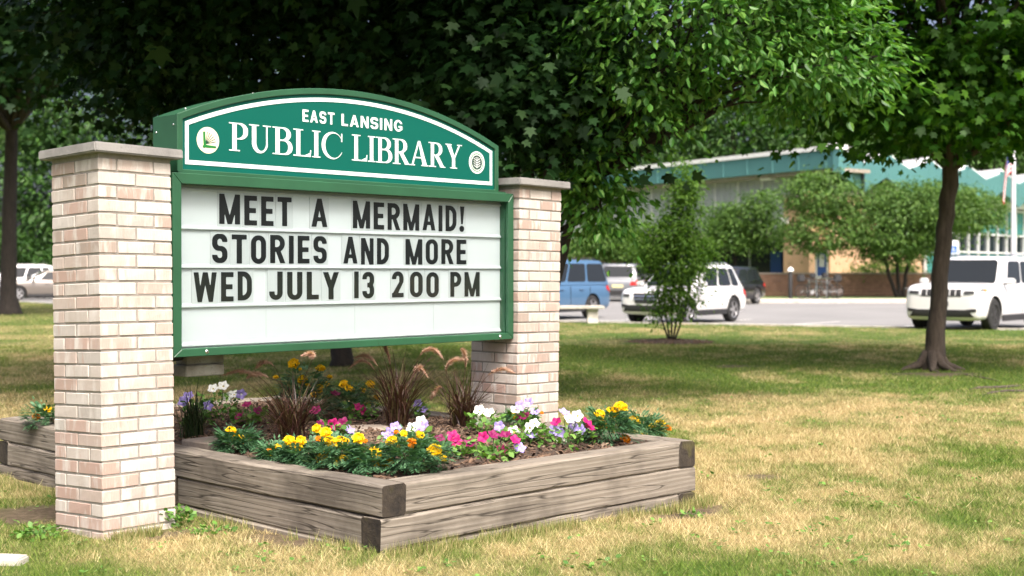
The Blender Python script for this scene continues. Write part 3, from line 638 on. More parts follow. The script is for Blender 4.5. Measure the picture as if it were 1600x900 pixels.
def bedz(X, Y):
    e = np.minimum(np.minimum(X - .77, 2.81 - X), np.minimum(Y + 1.27, 2.34 - Y))
    return .288 + .075 * np.clip(e / .7, 0, 1) ** .7 + .03 * (fbm(X * 5, Y * 5, 91, 3) - .5)
gx, gy = np.linspace(.74, 2.83, 60), np.linspace(-1.29, 2.36, 90); Xg, Yg = np.meshgrid(gx, gy)
V = np.stack([lx(Xg), ly(Yg), bedz(Xg, Yg)], -1).reshape(-1, 3); i = (np.arange(89)[:, None] * 60 + np.arange(59)[None]).ravel()
def mulch_mat(name):
    k = NT(name); g = k.n('NewGeometry'); n = k.noise(g.outputs['Position'], 40, 4)
    col = k.mix(n, k.ramp(g.outputs['Random Per Island'], [(0, lin(.035, .02, .012)), (.5, lin(.12, .068, .038)), (.85, lin(.22, .135, .08)), (1, lin(.34, .25, .17))]), lin(.05, .03, .02)); k.l(col, k.b.inputs['Base Color']); k.set(Roughness=.9); return k.m
M['mulch'] = mulch_mat('bark_mulch'); M['soil'] = plain('dark_soil', lin(.045, .03, .02), .95, var=.4, scale=25, bump=.8)
np_mesh('soil', V, np.stack([i, i + 1, i + 61, i + 60], 1), M['soil'], planter, smooth=True)
def chips(P, size, r, flat=.35):
    """P (n,3) centres -> small irregular boards"""
    n = len(P); a = r.random(n) * 6.283; t = r.normal(0, flat, n); L = size * (.4 + r.random(n) * 1.2); Wd = L * (.16 + .2 * r.random(n)); T = L * .1
    d = np.stack([np.cos(a) * np.cos(t), np.sin(a) * np.cos(t), np.sin(t)], 1); b = np.stack([-np.sin(a), np.cos(a), r.normal(0, .3, n)], 1); b /= np.linalg.norm(b, axis=1)[:, None]; c = np.cross(d, b)
    Vv = []
    for sx_, sy_, sz_ in [(-1, -1, -1), (1, -.6, -1), (1, .7, -1), (-1, 1, -1), (-1, -1, 1), (1, -.6, 1), (1, .7, 1), (-1, 1, 1)]:
        Vv.append(P + d * (sx_ * L / 2)[:, None] + b * (sy_ * Wd / 2)[:, None] + c * (sz_ * T / 2)[:, None])
    Vv = np.stack(Vv, 1).reshape(-1, 3); q = np.array([(4, 5, 6, 7), (0, 1, 5, 4), (1, 2, 6, 5), (2, 3, 7, 6), (3, 0, 4, 7)])
    return Vv, (np.arange(n)[:, None, None] * 8 + q[None]).reshape(-1, 4)
r = np.random.default_rng(5); Xc, Yc = r.uniform(.76, 2.82, 9000), r.uniform(-1.28, 2.34, 9000)
Vv, Fv = chips(np.stack([lx(Xc), ly(Yc), bedz(Xc, Yc) + r.random(9000) * .012], 1), .045, r)
tag(np_mesh('mulch', Vv, Fv, M['mulch'], planter), kind='stuff')
# two flat stepping slabs on the mulch
M['slab'] = conc('slab_stone', lin(.27, .225, .18), lin(.16, .13, .10))
def slab(px, py, w_, l_, rz, label, z=.345, tilt=0):
    p = at_z(px, py, z); pts = [(math.cos(a) * w_ * random.uniform(.9, 1.1) * (1.25 if i % 2 else 1), math.sin(a) * l_ * random.uniform(.9, 1.1) * (1.25 if i % 2 else 1)) for i, a in enumerate([k * math.pi / 4 for k in range(8)])]
    o = MB().prism(pts, -.035, .018, 'z').build('stepping_stone', M['slab'], bevel=.006); o.location = p; o.rotation_euler = (tilt, 0, rz); return tag(o, label, 'stone', 'flat stones in the planter')
slab(338, 692, .13, .17, YAW, 'flat tan stone slab in the planter beside the near pillar', .335)
slab(572, 672, .13, .12, .4, 'flat tan stone slab among the grasses in the middle of the planter', .365)

# ================================================================== flowers
M['marigold_leaf'] = leafmat('marigold_leaf', lin(.035, .10, .042), lin(.065, .165, .075), lin(.125, .25, .125), .25)
M['petunia_leaf'] = leafmat('petunia_leaf', lin(.06, .15, .025), lin(.11, .24, .04), lin(.19, .34, .07), .3)
def petal(name, a, b, c): return leafmat(name, a, b, c, .25, .55)
M['yellow'] = petal('marigold_petal', lin(.86, .54, .004), lin(.92, .64, .008), lin(.95, .72, .03))
M['orange'] = petal('orange_petal', lin(.7, .22, .004), lin(.8, .3, .006), lin(.85, .38, .01))
M['magenta'] = petal('magenta_petal', lin(.30, .004, .09), lin(.42, .006, .13), lin(.52, .02, .2))
M['wine'] = petal('wine_petal', lin(.12, .003, .05), lin(.2, .006, .08), lin(.3, .012, .13))
M['white_p'] = petal('white_petal', lin(.78, .78, .74), lin(.84, .85, .82), lin(.9, .9, .9))
M['violet'] = petal('violet_petal', lin(.24, .17, .55), lin(.36, .28, .68), lin(.52, .46, .8))
M['throat'] = plain('flower_throat', lin(.4, .36, .06), .6)
M['bud_stem'] = plain('stem_green', lin(.05, .12, .03), .7)
def leaf_cloud(P, D, N_, size, tmpl, fold=.15):
    """P pos, D tip direction, N_ normal; tmpl outline (k,2), y along tip -> verts, faces (ngon fan tris)"""
    n = len(P); D = D / np.linalg.norm(D, axis=1)[:, None]; B = np.cross(D, N_); B /= np.linalg.norm(B, axis=1)[:, None] + 1e-9; Nn = np.cross(B, D)
    t = np.asarray(tmpl, float); k = len(t); size = np.asarray(size).reshape(-1, 1)
    Vs = np.empty((n, k, 3))
    for j in range(k): Vs[:, j] = P + size * (B * t[j, 0] + D * t[j, 1] - Nn * (.18 * t[j, 1] ** 2 + fold * abs(t[j, 0])))
    return Vs.reshape(-1, 3), (np.arange(n)[:, None] * k + np.arange(k)[None])
DIAM = [(0, 0), (.22, .45), (0, 1), (-.22, .45)]
HALF_R = [(0, 0), (.24, .28), (.2, .66), (0, 1.05)]
HALF_L = [(0, 1.05), (-.2, .66), (-.24, .28), (0, 0)]
OVAL = [(0, 0), (.3, .25), (.33, .6), (0, 1), (-.33, .6), (-.3, .25)]
MAPLE = [(0, 0), (.20, -.10), (.50, .10), (.30, .27), (.58, .62), (.21, .58), (0, 1), (-.21, .58), (-.58, .62), (-.30, .27), (-.50, .10), (-.20, -.10)]
def pom_mesh():
    r = np.random.default_rng(3); Vs = []; Fs = []
    for ring, (el, n, rr) in enumerate([(5, 13, .028), (25, 12, .029), (45, 10, .028), (64, 8, .026), (80, 5, .023)]):
        for j in range(n):
            a = 2 * math.pi * (j + .5 * ring) / n + r.normal(0, .1); e = R(el + r.normal(0, 5)); d = np.array([math.cos(a) * math.cos(e), math.sin(a) * math.cos(e), math.sin(e) * .8]); s = np.array([-math.sin(a), math.cos(a), 0]); u = np.cross(d, s)
            q = d * rr * (1 + r.normal(0, .07)); wv = .0085 * (1 + r.normal(0, .15)); b = len(Vs)
            Vs += [d * .006, q * .75 - s * wv, q + u * .004 - s * wv * .6, q * 1.04 - u * .002, q + u * .004 + s * wv * .6, q * .75 + s * wv]; Fs.append((b, b + 1, b + 2, b + 3, b + 4, b + 5))
    b = len(Vs)
    for q in range(4):
        for j in range(10): a = 2 * math.pi * j / 10; e = R(q * 26 - 5); Vs.append(np.array([math.cos(a) * math.cos(e), math.sin(a) * math.cos(e), math.sin(e) * .85]) * .0215)
    Fs += [(b + q * 10 + j, b + q * 10 + (j + 1) % 10, b + (q + 1) * 10 + (j + 1) % 10, b + (q + 1) * 10 + j) for q in range(3) for j in range(10)] + [tuple(b + 30 + j for j in range(10))]
    me = bpy.data.meshes.new('marigold_head'); me.from_pydata([tuple(v) for v in Vs], [], Fs); return me
def trumpet_mesh():
    Vs = [(0, 0, -.012)]; Fs = []; n = 30
    for q, (rr, z) in enumerate([(.007, -.004), (.02, .004), (.036, .004)]):
        for j in range(n):
            a = 2 * math.pi * j / n; lob = (1 + (.14 * math.cos(5 * a) + .03 * math.cos(15 * a)) * (q / 2)); Vs.append((rr * lob * math.cos(a), rr * lob * math.sin(a), z + .004 * math.cos(5 * a + 1) * q / 2 + .0025 * math.cos(11 * a) * (q == 2)))
    for j in range(n): Fs.append((0, 1 + j, 1 + (j + 1) % n))
    for q in range(2):
        for j in range(n): Fs.append((1 + q * n + j, 1 + (q + 1) * n + j, 1 + (q + 1) * n + (j + 1) % n, 1 + q * n + (j + 1) % n))
    me = bpy.data.meshes.new('petunia_head'); me.from_pydata(Vs, [], Fs)
    return me
def colored(me, mat, extra=None):
    m2 = me.copy(); m2.materials.append(mat)
    if extra:
        m2.materials.append(extra)
        for p in m2.polygons[:30]: p.material_index = 1
    m2.polygons.foreach_set('use_smooth', [True] * len(m2.polygons)); return m2
POM, TRU = pom_mesh(), trumpet_mesh()
HEAD = {'y': colored(POM, M['yellow']), 'o': colored(POM, M['orange']), 'm': colored(TRU, M['magenta'], M['wine']), 'd': colored(TRU, M['wine'], M['wine']), 'w': colored(TRU, M['white_p'], M['throat']), 'v': colored(TRU, M['violet'], M['white_p'])}
def bed_at(px, py):
    p = at_z(px, py, .33)
    for _ in range(5):
        X, Y = toS(p); p = at_z(px, py, float(bedz(np.array(X), np.array(Y))))
    return p
def bloom(parent, base, px, py, kind, scale=1.0, jitter=.05):
    d = base.y + random.uniform(-jitter, jitter); p = at_d(px, py, d); o = bpy.data.objects.new('flower', HEAD[kind]); COL.objects.link(o); o.parent = parent
    o.location = p - base
    nrm = Vector((random.uniform(-.5, .5), random.uniform(-1.0, -.2), random.uniform(.5, 1.1) if kind in 'yo' else random.uniform(.15, .9)))
    o.rotation_euler = nrm.to_track_quat('Z', 'Y').to_euler(); s_ = scale * random.uniform(.92, 1.12) * (1.12 if kind in 'yo' else 1.0); o.scale = (s_, s_, s_)
    return p - base
def stems(parent, tips, r=.0022):
    mb = MB()
    for t in tips: mb.tube([(t.x * .15, t.y * .15, 0), (t.x * .6, t.y * .6, t.z * .55), tuple(t - Vector((0, 0, .012)))], r, 4)
    if tips: mb.build('stem', M['bud_stem'], parent)
def marigold(px, py, rad, hgt, heads, label, seed, n=150):
    b = bed_at(px, py); root = empty('marigold_plant', b, 0, label, 'flower plant', 'marigolds in the planter'); r = np.random.default_rng(seed)
    # pinnate leaves spread through a dome
    a = r.random(n) * 6.283; q = r.random(n) ** .5; h = r.random(n) ** .7
    P0 = np.stack([np.cos(a) * q * rad * .85, np.sin(a) * q * rad * .85, hgt * (.12 + .85 * h * np.sqrt(np.clip(1 - q * q * .8, 0, 1)))], 1)
    D = np.stack([np.cos(a), np.sin(a), r.normal(.35, .5, n)], 1) + r.normal(0, .35, (n, 3)); D /= np.linalg.norm(D, axis=1)[:, None]
    side = np.cross(D, [0, 0, 1.]); side /= np.linalg.norm(side, axis=1)[:, None]; up = np.cross(side, D)
    L = .062 * (.7 + .6 * r.random(n)); Ps, Ds, Ns, Sz = [], [], [], []
    for k in range(5):
        for s_ in (-1, 1):
            t = .2 + .16 * k; Ps.append(P0 + D * (L * t)[:, None] - np.array([0, 0, 1]) * (L * t * t * .3)[:, None]); Ds.append(D * .75 + side * s_); Ns.append(up); Sz.append(L * (.50 - .05 * abs(k - 2)))
    Ps.append(P0 + D * L[:, None] * .9); Ds.append(D); Ns.append(up); Sz.append(L * .45)
    V_, F_ = leaf_cloud(np.concatenate(Ps), np.concatenate(Ds), np.concatenate(Ns), np.concatenate(Sz), [(0, 0), (.16, .4), (0, 1), (-.16, .4)])
    np_mesh('foliage', V_, F_, M['marigold_leaf'], root)
    heads = list(heads) + [(h_[0] + random.uniform(-16, 16), h_[1] + random.uniform(-3, 14), random.choice('yyo'), random.uniform(.35, .7)) for h_ in heads[:4]]
    stems(root, [bloom(root, b, hx, hy, kd, sc) for hx, hy, kd, sc in [(tuple(h_) + ('y', 1.0))[:4] if len(h_) == 2 else (tuple(h_) + (1.0,))[:4] for h_ in heads]])
    return root
def petunia(px, py, rad, hgt, heads, label, seed, n=70):
    b = bed_at(px, py); root = empty('petunia_plant', b, 0, label, 'flower plant', 'petunias in the planter'); r = np.random.default_rng(seed)
    a = r.random(n) * 6.283; q = r.random(n) ** .5; P0 = np.stack([np.cos(a) * q * rad, np.sin(a) * q * rad, hgt * r.random(n)], 1)
    D = np.stack([np.cos(a), np.sin(a), r.normal(.2, .6, n)], 1) + r.normal(0, .4, (n, 3)); V_, F_ = leaf_cloud(P0, D, np.tile([0, 0, 1.], (n, 1)) + r.normal(0, .4, (n, 3)), .036 * (.6 + .7 * r.random(n)), OVAL)
    np_mesh('foliage', V_, F_, M['petunia_leaf'], root)
    stems(root, [bloom(root, b, hx, hy, kd, .84) for hx, hy, kd in heads]); return root
mg = [
 (372, 707, .085, .12, [(361, 674), (369, 687), (389, 708)], 'small marigold with three yellow blooms at the planter edge nearest the left pillar'),
 (432, 722, .07, .085, [(426, 717), (434, 699, 'y', .7)], 'low marigold with two yellow blooms, second from the near pillar along the front timber'),
 (478, 727, .085, .11, [(461, 698), (469, 691), (453, 690)], 'marigold with a tight trio of yellow blooms, third along the front timber'),
 (530, 735, .12, .15, [(509, 677), (516, 692, 'y', 1.15), (531, 692, 'y', 1.1), (504, 717), (495, 670, 'y', .7)], 'bushy marigold with five yellow blooms left of the planter front corner'),
 (583, 740, .11, .13, [(560, 686, 'y', .9), (586, 708, 'y', 1.1), (537, 718, 'y', .8), (556, 719, 'o', .6)], 'marigold with a small orange bloom just left of the planter front corner'),
 (652, 738, .13, .16, [(612, 690), (605, 723), (631, 678, 'y', .6), (655, 681, 'y', .8), (679, 706, 'y', 1.15), (689, 717, 'y', .9), (642, 697, 'o', .5)], 'large marigold right above the planter front corner'),
 (948, 690, .13, .17, [(935, 667), (957, 646, 'y', 1.15), (937, 648), (949, 666, 'o', .5), (970, 637, 'y', 1.1), (977, 687, 'o', .9)], 'large marigold at the right end of the planter, left one of the pair'),
 (1000, 686, .12, .13, [(990, 657, 'y', 1.1), (1004, 685), (1032, 664, 'y', 1.1), (1019, 667, 'y', .6), (977, 657, 'y', .6)], 'marigold at the far right corner of the planter'),
 (478, 655, .15, .30, [(459, 569, 'y', 1.1), (501, 577), (473, 594, 'y', 1.1), (500, 606, 'y', .7), (431, 590, 'y', .6)], 'tall marigold standing highest below the message board'),
 (548, 645, .16, .17, [(537, 601, 'y', 1.0), (545, 610, 'y', 1.1), (579, 601, 'y', .9), (588, 622, 'y', .7), (512, 600, 'y', .6), (490, 617, 'y', .7)], 'marigold behind the purple grasses in the middle of the planter'),
 (812, 668, .09, .09, [(803, 650), (833, 646, 'y', .8)], 'small marigold with two yellow blooms at the foot of the right pillar')]
for i_, a_ in enumerate(mg): marigold(a_[0], a_[1], a_[2] * 1.2, a_[3] * 1.1, *a_[4:], seed=100 + i_, n=int(140 + 1300 * a_[2]))
pt = [
 (342, 655, .11, .17, [(333, 607, 'w'), (349, 603, 'w'), (366, 616, 'w'), (377, 616, 'v'), (356, 620, 'w')], 'white petunia at the back of the planter near the left pillar'),
 (312, 668, .08, .16, [(294, 619, 'v'), (325, 634, 'v'), (287, 627, 'v')], 'violet petunia among dark grass blades beside the left pillar'),
 (390, 664, .09, .10, [(386, 632, 'm'), (404, 643, 'd'), (374, 650, 'm')], 'magenta petunia with three blooms left of the purple grasses'),
 (562, 658, .09, .10, [(524, 615, 'd'), (565, 640, 'm'), (558, 637, 'm')], 'magenta petunia behind the flat stone slab in the planter'),
 (520, 683, .09, .08, [(521, 663, 'm'), (537, 661, 'd'), (502, 663, 'd'), (493, 641, 'd'), (546, 672, 'v')], 'dark red petunia between the tall grass clumps'),
 (635, 700, .12, .10, [(610, 675, 'v'), (651, 671, 'v'), (658, 659, 'w'), (605, 681, 'v'), (662, 666, 'v'), (645, 668, 'w'), (618, 668, 'v')], 'pale violet petunia behind the front corner marigold'),
 (702, 708, .10, .07, [(688, 687, 'd'), (708, 682, 'm'), (733, 693, 'd'), (713, 690, 'm')], 'magenta petunia with four blooms just right of the front corner marigold'),
 (772, 716, .10, .07, [(755, 683, 'm'), (771, 679, 'd'), (805, 687, 'm'), (784, 703, 'm'), (790, 679, 'd'), (812, 700, 'v')], 'magenta petunia trailing on the mulch in front of the right pillar'),
 (756, 678, .09, .12, [(749, 641, 'w'), (764, 645, 'w'), (748, 656, 'w')], 'white petunia with three blooms left of the right pillar'),
 (822, 692, .11, .08, [(827, 668, 'w'), (803, 675, 'w'), (780, 666, 'v'), (830, 680, 'v'), (835, 662, 'w')], 'white and violet petunia in front of the right pillar'),
 (818, 672, .07, .12, [(813, 634, 'v'), (826, 629, 'v'), (836, 643, 'v'), (820, 650, 'd'), (806, 640, 'w'), (812, 652, 'd')], 'pale violet petunia growing up against the right pillar'),
 (884, 700, .14, .12, [(869, 659, 'm'), (882, 644, 'v'), (895, 664, 'v'), (902, 650, 'w'), (918, 660, 'm'), (906, 672, 'v'), (876, 689, 'w'), (874, 675, 'v'), (922, 668, 'm'), (866, 672, 'v'), (890, 655, 'w')], 'mixed violet, white and magenta petunia left of the end marigolds'),
 (645, 655, .09, .09, [(632, 632, 'v'), (653, 631, 'v'), (660, 640, 'v')], 'violet petunia behind the tallest purple grass')]
for i_, a_ in enumerate(pt): petunia(a_[0], a_[1], a_[2] * 1.15, *a_[3:], seed=200 + i_, n=int(50 + 1000 * a_[2]))
# a marigold in the hidden back part, seen left of the near pillar
bb = S(1.0, 1.95, 0); root = marigold(72, 668, .13, .14, [(57, 652, 'o', .9), (75, 640, 'y', .7)], 'marigold behind the left pillar at the back of the planter', 131, 150)

# purple fountain grass
M['grass_purple'] = leafmat('purple_grass_blade', lin(.035, .012, .012), lin(.06, .026, .018), lin(.085, .075, .028), .22, .45)
M['grass_dark'] = leafmat('dark_grass_blade', lin(.012, .025, .01), lin(.03, .055, .018), lin(.06, .06, .025), .2, .45)
M['plume'] = leafmat('grass_plume', lin(.42, .21, .17), lin(.58, .36, .28), lin(.70, .54, .42), .35, .7)
def fountain(px, py, hgt, spread, n, mat, plumes, label, seed):
    b = bed_at(px, py); root = empty('fountain_grass', b, 0, label, 'ornamental grass', 'fountain grass clumps in the planter'); r = np.random.default_rng(seed)
    Vs = []; Fs = []; K = 6
    for q in range(n):
        a = r.random() * 6.283; L = hgt * (.55 + .6 * r.random()); sp = spread * (.15 + .95 * r.random()); w0 = .0029 * (.6 + .8 * r.random()); x0, y0 = r.normal(0, .03, 2); dr = r.random() ** 1.3 * .75
        bi = len(Vs); pa = a + r.normal(1.57, .4)
        for k in range(K + 1):
            t = k / K; x = x0 + math.cos(a) * sp * t ** 1.7; y = y0 + math.sin(a) * sp * t ** 1.7; z = L * (t - dr * t ** 3); wd = w0 * (1 - t ** 2.2) + .0003
            Vs += [(x - math.cos(pa) * wd, y - math.sin(pa) * wd, z), (x + math.cos(pa) * wd, y + math.sin(pa) * wd, z)]
        Fs += [(bi + 2 * k, bi + 2 * k + 1, bi + 2 * k + 3, bi + 2 * k + 2) for k in range(K)]
    np_mesh('blades', Vs, Fs, mat, root)
    for pl in plumes:
        pts = [at_d(x, y, b.y + random.uniform(-.06, .06)) - b for x, y in pl]; pts = [Vector((0, 0, .05))] + pts
        # Catmull-Rom through the points
        cur = []
        for i in range(len(pts) - 1):
            p0, p1, p2, p3 = pts[max(i - 1, 0)], pts[i], pts[i + 1], pts[min(i + 2, len(pts) - 1)]
            for k in range(10):
                t = k / 10; cur.append(.5 * ((2 * p1) + (p2 - p0) * t + (2 * p0 - 5 * p1 + 4 * p2 - p3) * t * t + (3 * p1 - p0 - 3 * p2 + p3) * t ** 3))
        cur.append(pts[-1]); MBt = MB().tube(cur[::3] + [cur[-1]], .0014, 4); po = MBt.build('plume_stalk', M['grass_purple'], root)
        m0 = int(len(cur) * .50); seg = np.array([tuple(c) for c in cur[m0:]]); nb = 1400; u = r.random(nb) ** .9 * (len(seg) - 1); i0 = np.clip(u.astype(int), 0, len(seg) - 2); f = (u - i0)[:, None]
        P = seg[i0] * (1 - f) + seg[i0 + 1] * f; T = seg[i0 + 1] - seg[i0]; T /= np.linalg.norm(T, axis=1)[:, None] + 1e-9; rd = r.normal(0, 1, (nb, 3)); D = T * .9 + rd * .55
        tt = u / (len(seg) - 1); Ls = .025 * np.clip(np.sin(np.pi * np.clip(tt * .85 + .12, 0, 1)), .2, 1) * (.6 + .7 * r.random(nb))
        V_, F_ = leaf_cloud(P, D, rd, Ls, [(-.11, 0), (.11, 0), (0, 1)]); np_mesh('plume', V_, F_, M['plume'], po)
    return root
fountain(455, 690, .40, .42, 230, M['grass_purple'], [[(425, 610), (402, 588), (375, 580), (346, 587)], [(440, 600), (428, 572), (412, 566), (399, 576)], [(472, 600), (488, 562), (486, 553), (470, 556)], [(450, 610), (420, 590), (398, 584), (385, 592)]], 'purple fountain grass clump nearest the left pillar, with drooping pink plumes', 31)
fountain(622, 668, .50, .46, 260, M['grass_purple'], [[(616, 610), (610, 570), (604, 546), (598, 532)], [(600, 620), (585, 578), (566, 563), (543, 577)], [(640, 600), (656, 556), (676, 546), (693, 561)], [(640, 620), (645, 590), (655, 574), (669, 590)], [(608, 615), (590, 572), (572, 556), (552, 560)]], 'tallest purple fountain grass clump, in the middle of the planter', 32)
fountain(722, 668, .38, .42, 210, M['grass_purple'], [[(706, 620), (697, 580), (708, 563), (731, 562)], [(722, 620), (727, 575), (726, 553), (721, 545)], [(738, 620), (762, 587), (784, 577), (805, 583)], [(700, 630), (690, 605), (680, 612), (672, 625)]], 'purple fountain grass clump leaning on the right pillar', 33)
fountain(303, 684, .33, .16, 150, M['grass_dark'], [], 'dark green grass clump beside the left pillar', 34)

# clover and broad-leaved ground cover scattered in the lawn
r = np.random.default_rng(77); nC = 420; dC = 4.8 + 9 * r.random(nC) ** 1.6; xC = (r.random(nC) * 2 - 1) * (.45 * dC + .3); k_ = ~in_sign(xC, dC, .08); xC, dC = xC[k_], dC[k_]; nl = 9
xl = np.repeat(xC, nl) + r.normal(0, .03, len(xC) * nl); yl = np.repeat(dC, nl) + r.normal(0, .03, len(xC) * nl); aC_ = r.random(len(xl)) * 6.283
V_, F_ = leaf_cloud(np.stack([xl, yl, gz(xl, yl) + .008 + .016 * r.random(len(xl))], 1), np.stack([np.cos(aC_), np.sin(aC_), r.normal(.3, .3, len(xl))], 1), np.tile([0, 0, 1.], (len(xl), 1)) + r.normal(0, .3, (len(xl), 3)), .026 * (.5 + .8 * r.random(len(xl))), OVAL)
tag(np_mesh('clover', V_, F_, M['petunia_leaf']), 'small broad-leaved clover scattered through the lawn', 'ground cover', kind='stuff')
# weeds and a loose stone on the lawn
def weed(px, py, rad, hgt, n, label, seed):
    p = at_z(px, py, 0); p.z = float(gz(p.x, p.y)); root = empty('weed', p, 0, label, 'weed', 'weeds growing by the planter'); r = np.random.default_rng(seed)
    a = r.random(n) * 6.283; q = r.random(n) ** .6; P0 = np.stack([np.cos(a) * q * rad, np.sin(a) * q * rad, hgt * r.random(n) * (1 - .5 * q) + .005], 1)
    D = np.stack([np.cos(a), np.sin(a), r.normal(.3, .5, n)], 1) + r.normal(0, .5, (n, 3)); V_, F_ = leaf_cloud(P0, D, np.tile([0, 0, 1.], (n, 1)) + r.normal(0, .5, (n, 3)), .03 * (.5 + .8 * r.random(n)), OVAL)
    np_mesh('foliage', V_, F_, M['petunia_leaf'], root); mb = MB()
    for k in range(7): t = 6.283 * k / 7; mb.tube([(0, 0, 0), (math.cos(t) * rad * .4, math.sin(t) * rad * .4, hgt * .6), (math.cos(t) * rad * .8, math.sin(t) * rad * .8, hgt * .7)], .0018, 4)
    mb.build('stem', M['bud_stem'], root)
weed(272, 822, .10, .13, 170, 'leafy green weed at the foot of the left pillar', 41); weed(335, 836, .11, .045, 70, 'low spreading weed in front of the planter side', 42); weed(60, 838, .12, .05, 110, 'low clover patch left of the near pillar', 43); weed(1080, 655 + 145, .05, .04, 30, 'tiny weed at the right end of the planter', 44)
p = at_z(8, 880, 0); o = MB().prism([(-.14, -.05), (.085, -.06), (.095, .035), (-.02, .06), (-.15, .055)], -.03, .028, 'z').build('paving_stone', M['concrete'], bevel=.008, seg=2); o.location = (p.x, p.y, float(gz(p.x, p.y)) + .004); tag(o, 'pale flat stone lying in the grass at the lower left', 'stone')
# ================================================================== trees
def bark(name, a, b):
    k = NT(name); v = k.coord('Object', (6, 6, 1.1)); n = k.noise(v, 3, 6, .7); k.l(k.ramp(n, [(.3, a), (.7, b)]), k.b.inputs['Base Color']); k.set(Roughness=.95); k.bump(n, .9, .03); return k.m
M['bark'] = bark('maple_bark', lin(.03, .022, .016), lin(.095, .075, .058)); M['bark_dark'] = bark('dark_bark', lin(.012, .010, .008), lin(.04, .032, .026))
M['maple_leaf'] = leafmat('maple_leaf', lin(.007, .026, .006), lin(.012, .041, .009), lin(.024, .06, .014), .2, .55, .18)  # shade of the canopy underside is put into this darkened leaf colour
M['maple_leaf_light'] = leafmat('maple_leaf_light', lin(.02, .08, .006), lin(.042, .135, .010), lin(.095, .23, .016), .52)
M['pear_leaf'] = leafmat('glossy_pear_leaf', lin(.035, .13, .018), lin(.078, .22, .032), (.17, .34, .06, 1), .42, .42, .4)
M['wood_leaf'] = leafmat('woodland_leaf', lin(.018, .06, .010), lin(.033, .095, .015), lin(.065, .145, .023), .3)
M['wood_leaf_pale'] = leafmat('pale_woodland_leaf', lin(.04, .10, .02), lin(.07, .155, .03), lin(.125, .225, .05), .3)
M['locust_leaf'] = leafmat('locust_leaf', lin(.038, .10, .014), lin(.075, .16, .024), lin(.135, .235, .042), .35)
M['shrub_leaf'] = leafmat('young_tree_leaf', lin(.055, .14, .012), lin(.10, .225, .02), lin(.19, .33, .04), .45)
def crown_pts(ells, ncl, per, r, flat, spread, shell=.5):
    wts = np.array([e[6] for e in ells]); wts = wts / wts.sum(); idx = r.choice(len(ells), ncl, p=wts); E_ = np.array([e[:6] for e in ells])[idx]
    d = r.normal(0, 1, (ncl, 3)); d /= np.linalg.norm(d, axis=1)[:, None]; rad = r.random(ncl) ** (1 / 3) * (1 - shell) + shell * (.75 + .3 * r.random(ncl))
    C = E_[:, :3] + d * E_[:, 3:] * rad[:, None]; out = d
    n = ncl * per; C2 = np.repeat(C, per, 0); O2 = np.repeat(out, per, 0); sp = np.repeat(spread * (.6 + .8 * r.random(ncl)), per)
    tl = np.repeat(r.normal(0, .25, (ncl, 2)), per, 0); off = r.normal(0, 1, (n, 3)) * sp[:, None]; off[:, 2] = off[:, 2] * flat + off[:, 0] * tl[:, 0] + off[:, 1] * tl[:, 1] - .25 * (off[:, 0] ** 2 + off[:, 1] ** 2) / (sp + .01) * .5
    return C2 + off, O2, off, C
def leaves(P, out, off, size, tmpl, r, droop=.5, up=1.0):
    n = len(P); D = off * np.array([1, 1, .3]) / (np.linalg.norm(off, axis=1)[:, None] + 1e-6) + out * .4 + r.normal(0, .45, (n, 3)); D[:, 2] -= droop
    N_ = np.tile([0, 0, up], (n, 1)) + r.normal(0, .5, (n, 3)) + out * .35
    sz_ = size * (.65 + .65 * r.random(n))
    if tmpl is OVAL: return join([leaf_cloud(P, D, N_, sz_, HALF_R, .5), leaf_cloud(P, D, N_, sz_, HALF_L, .5)])
    return leaf_cloud(P, D, N_, sz_, tmpl)
def join(parts):
    Vs, Fs, b = [], [], 0
    for v, f in parts: Vs.append(v); Fs.append(f + b); b += len(v)
    return np.concatenate(Vs), np.concatenate(Fs)
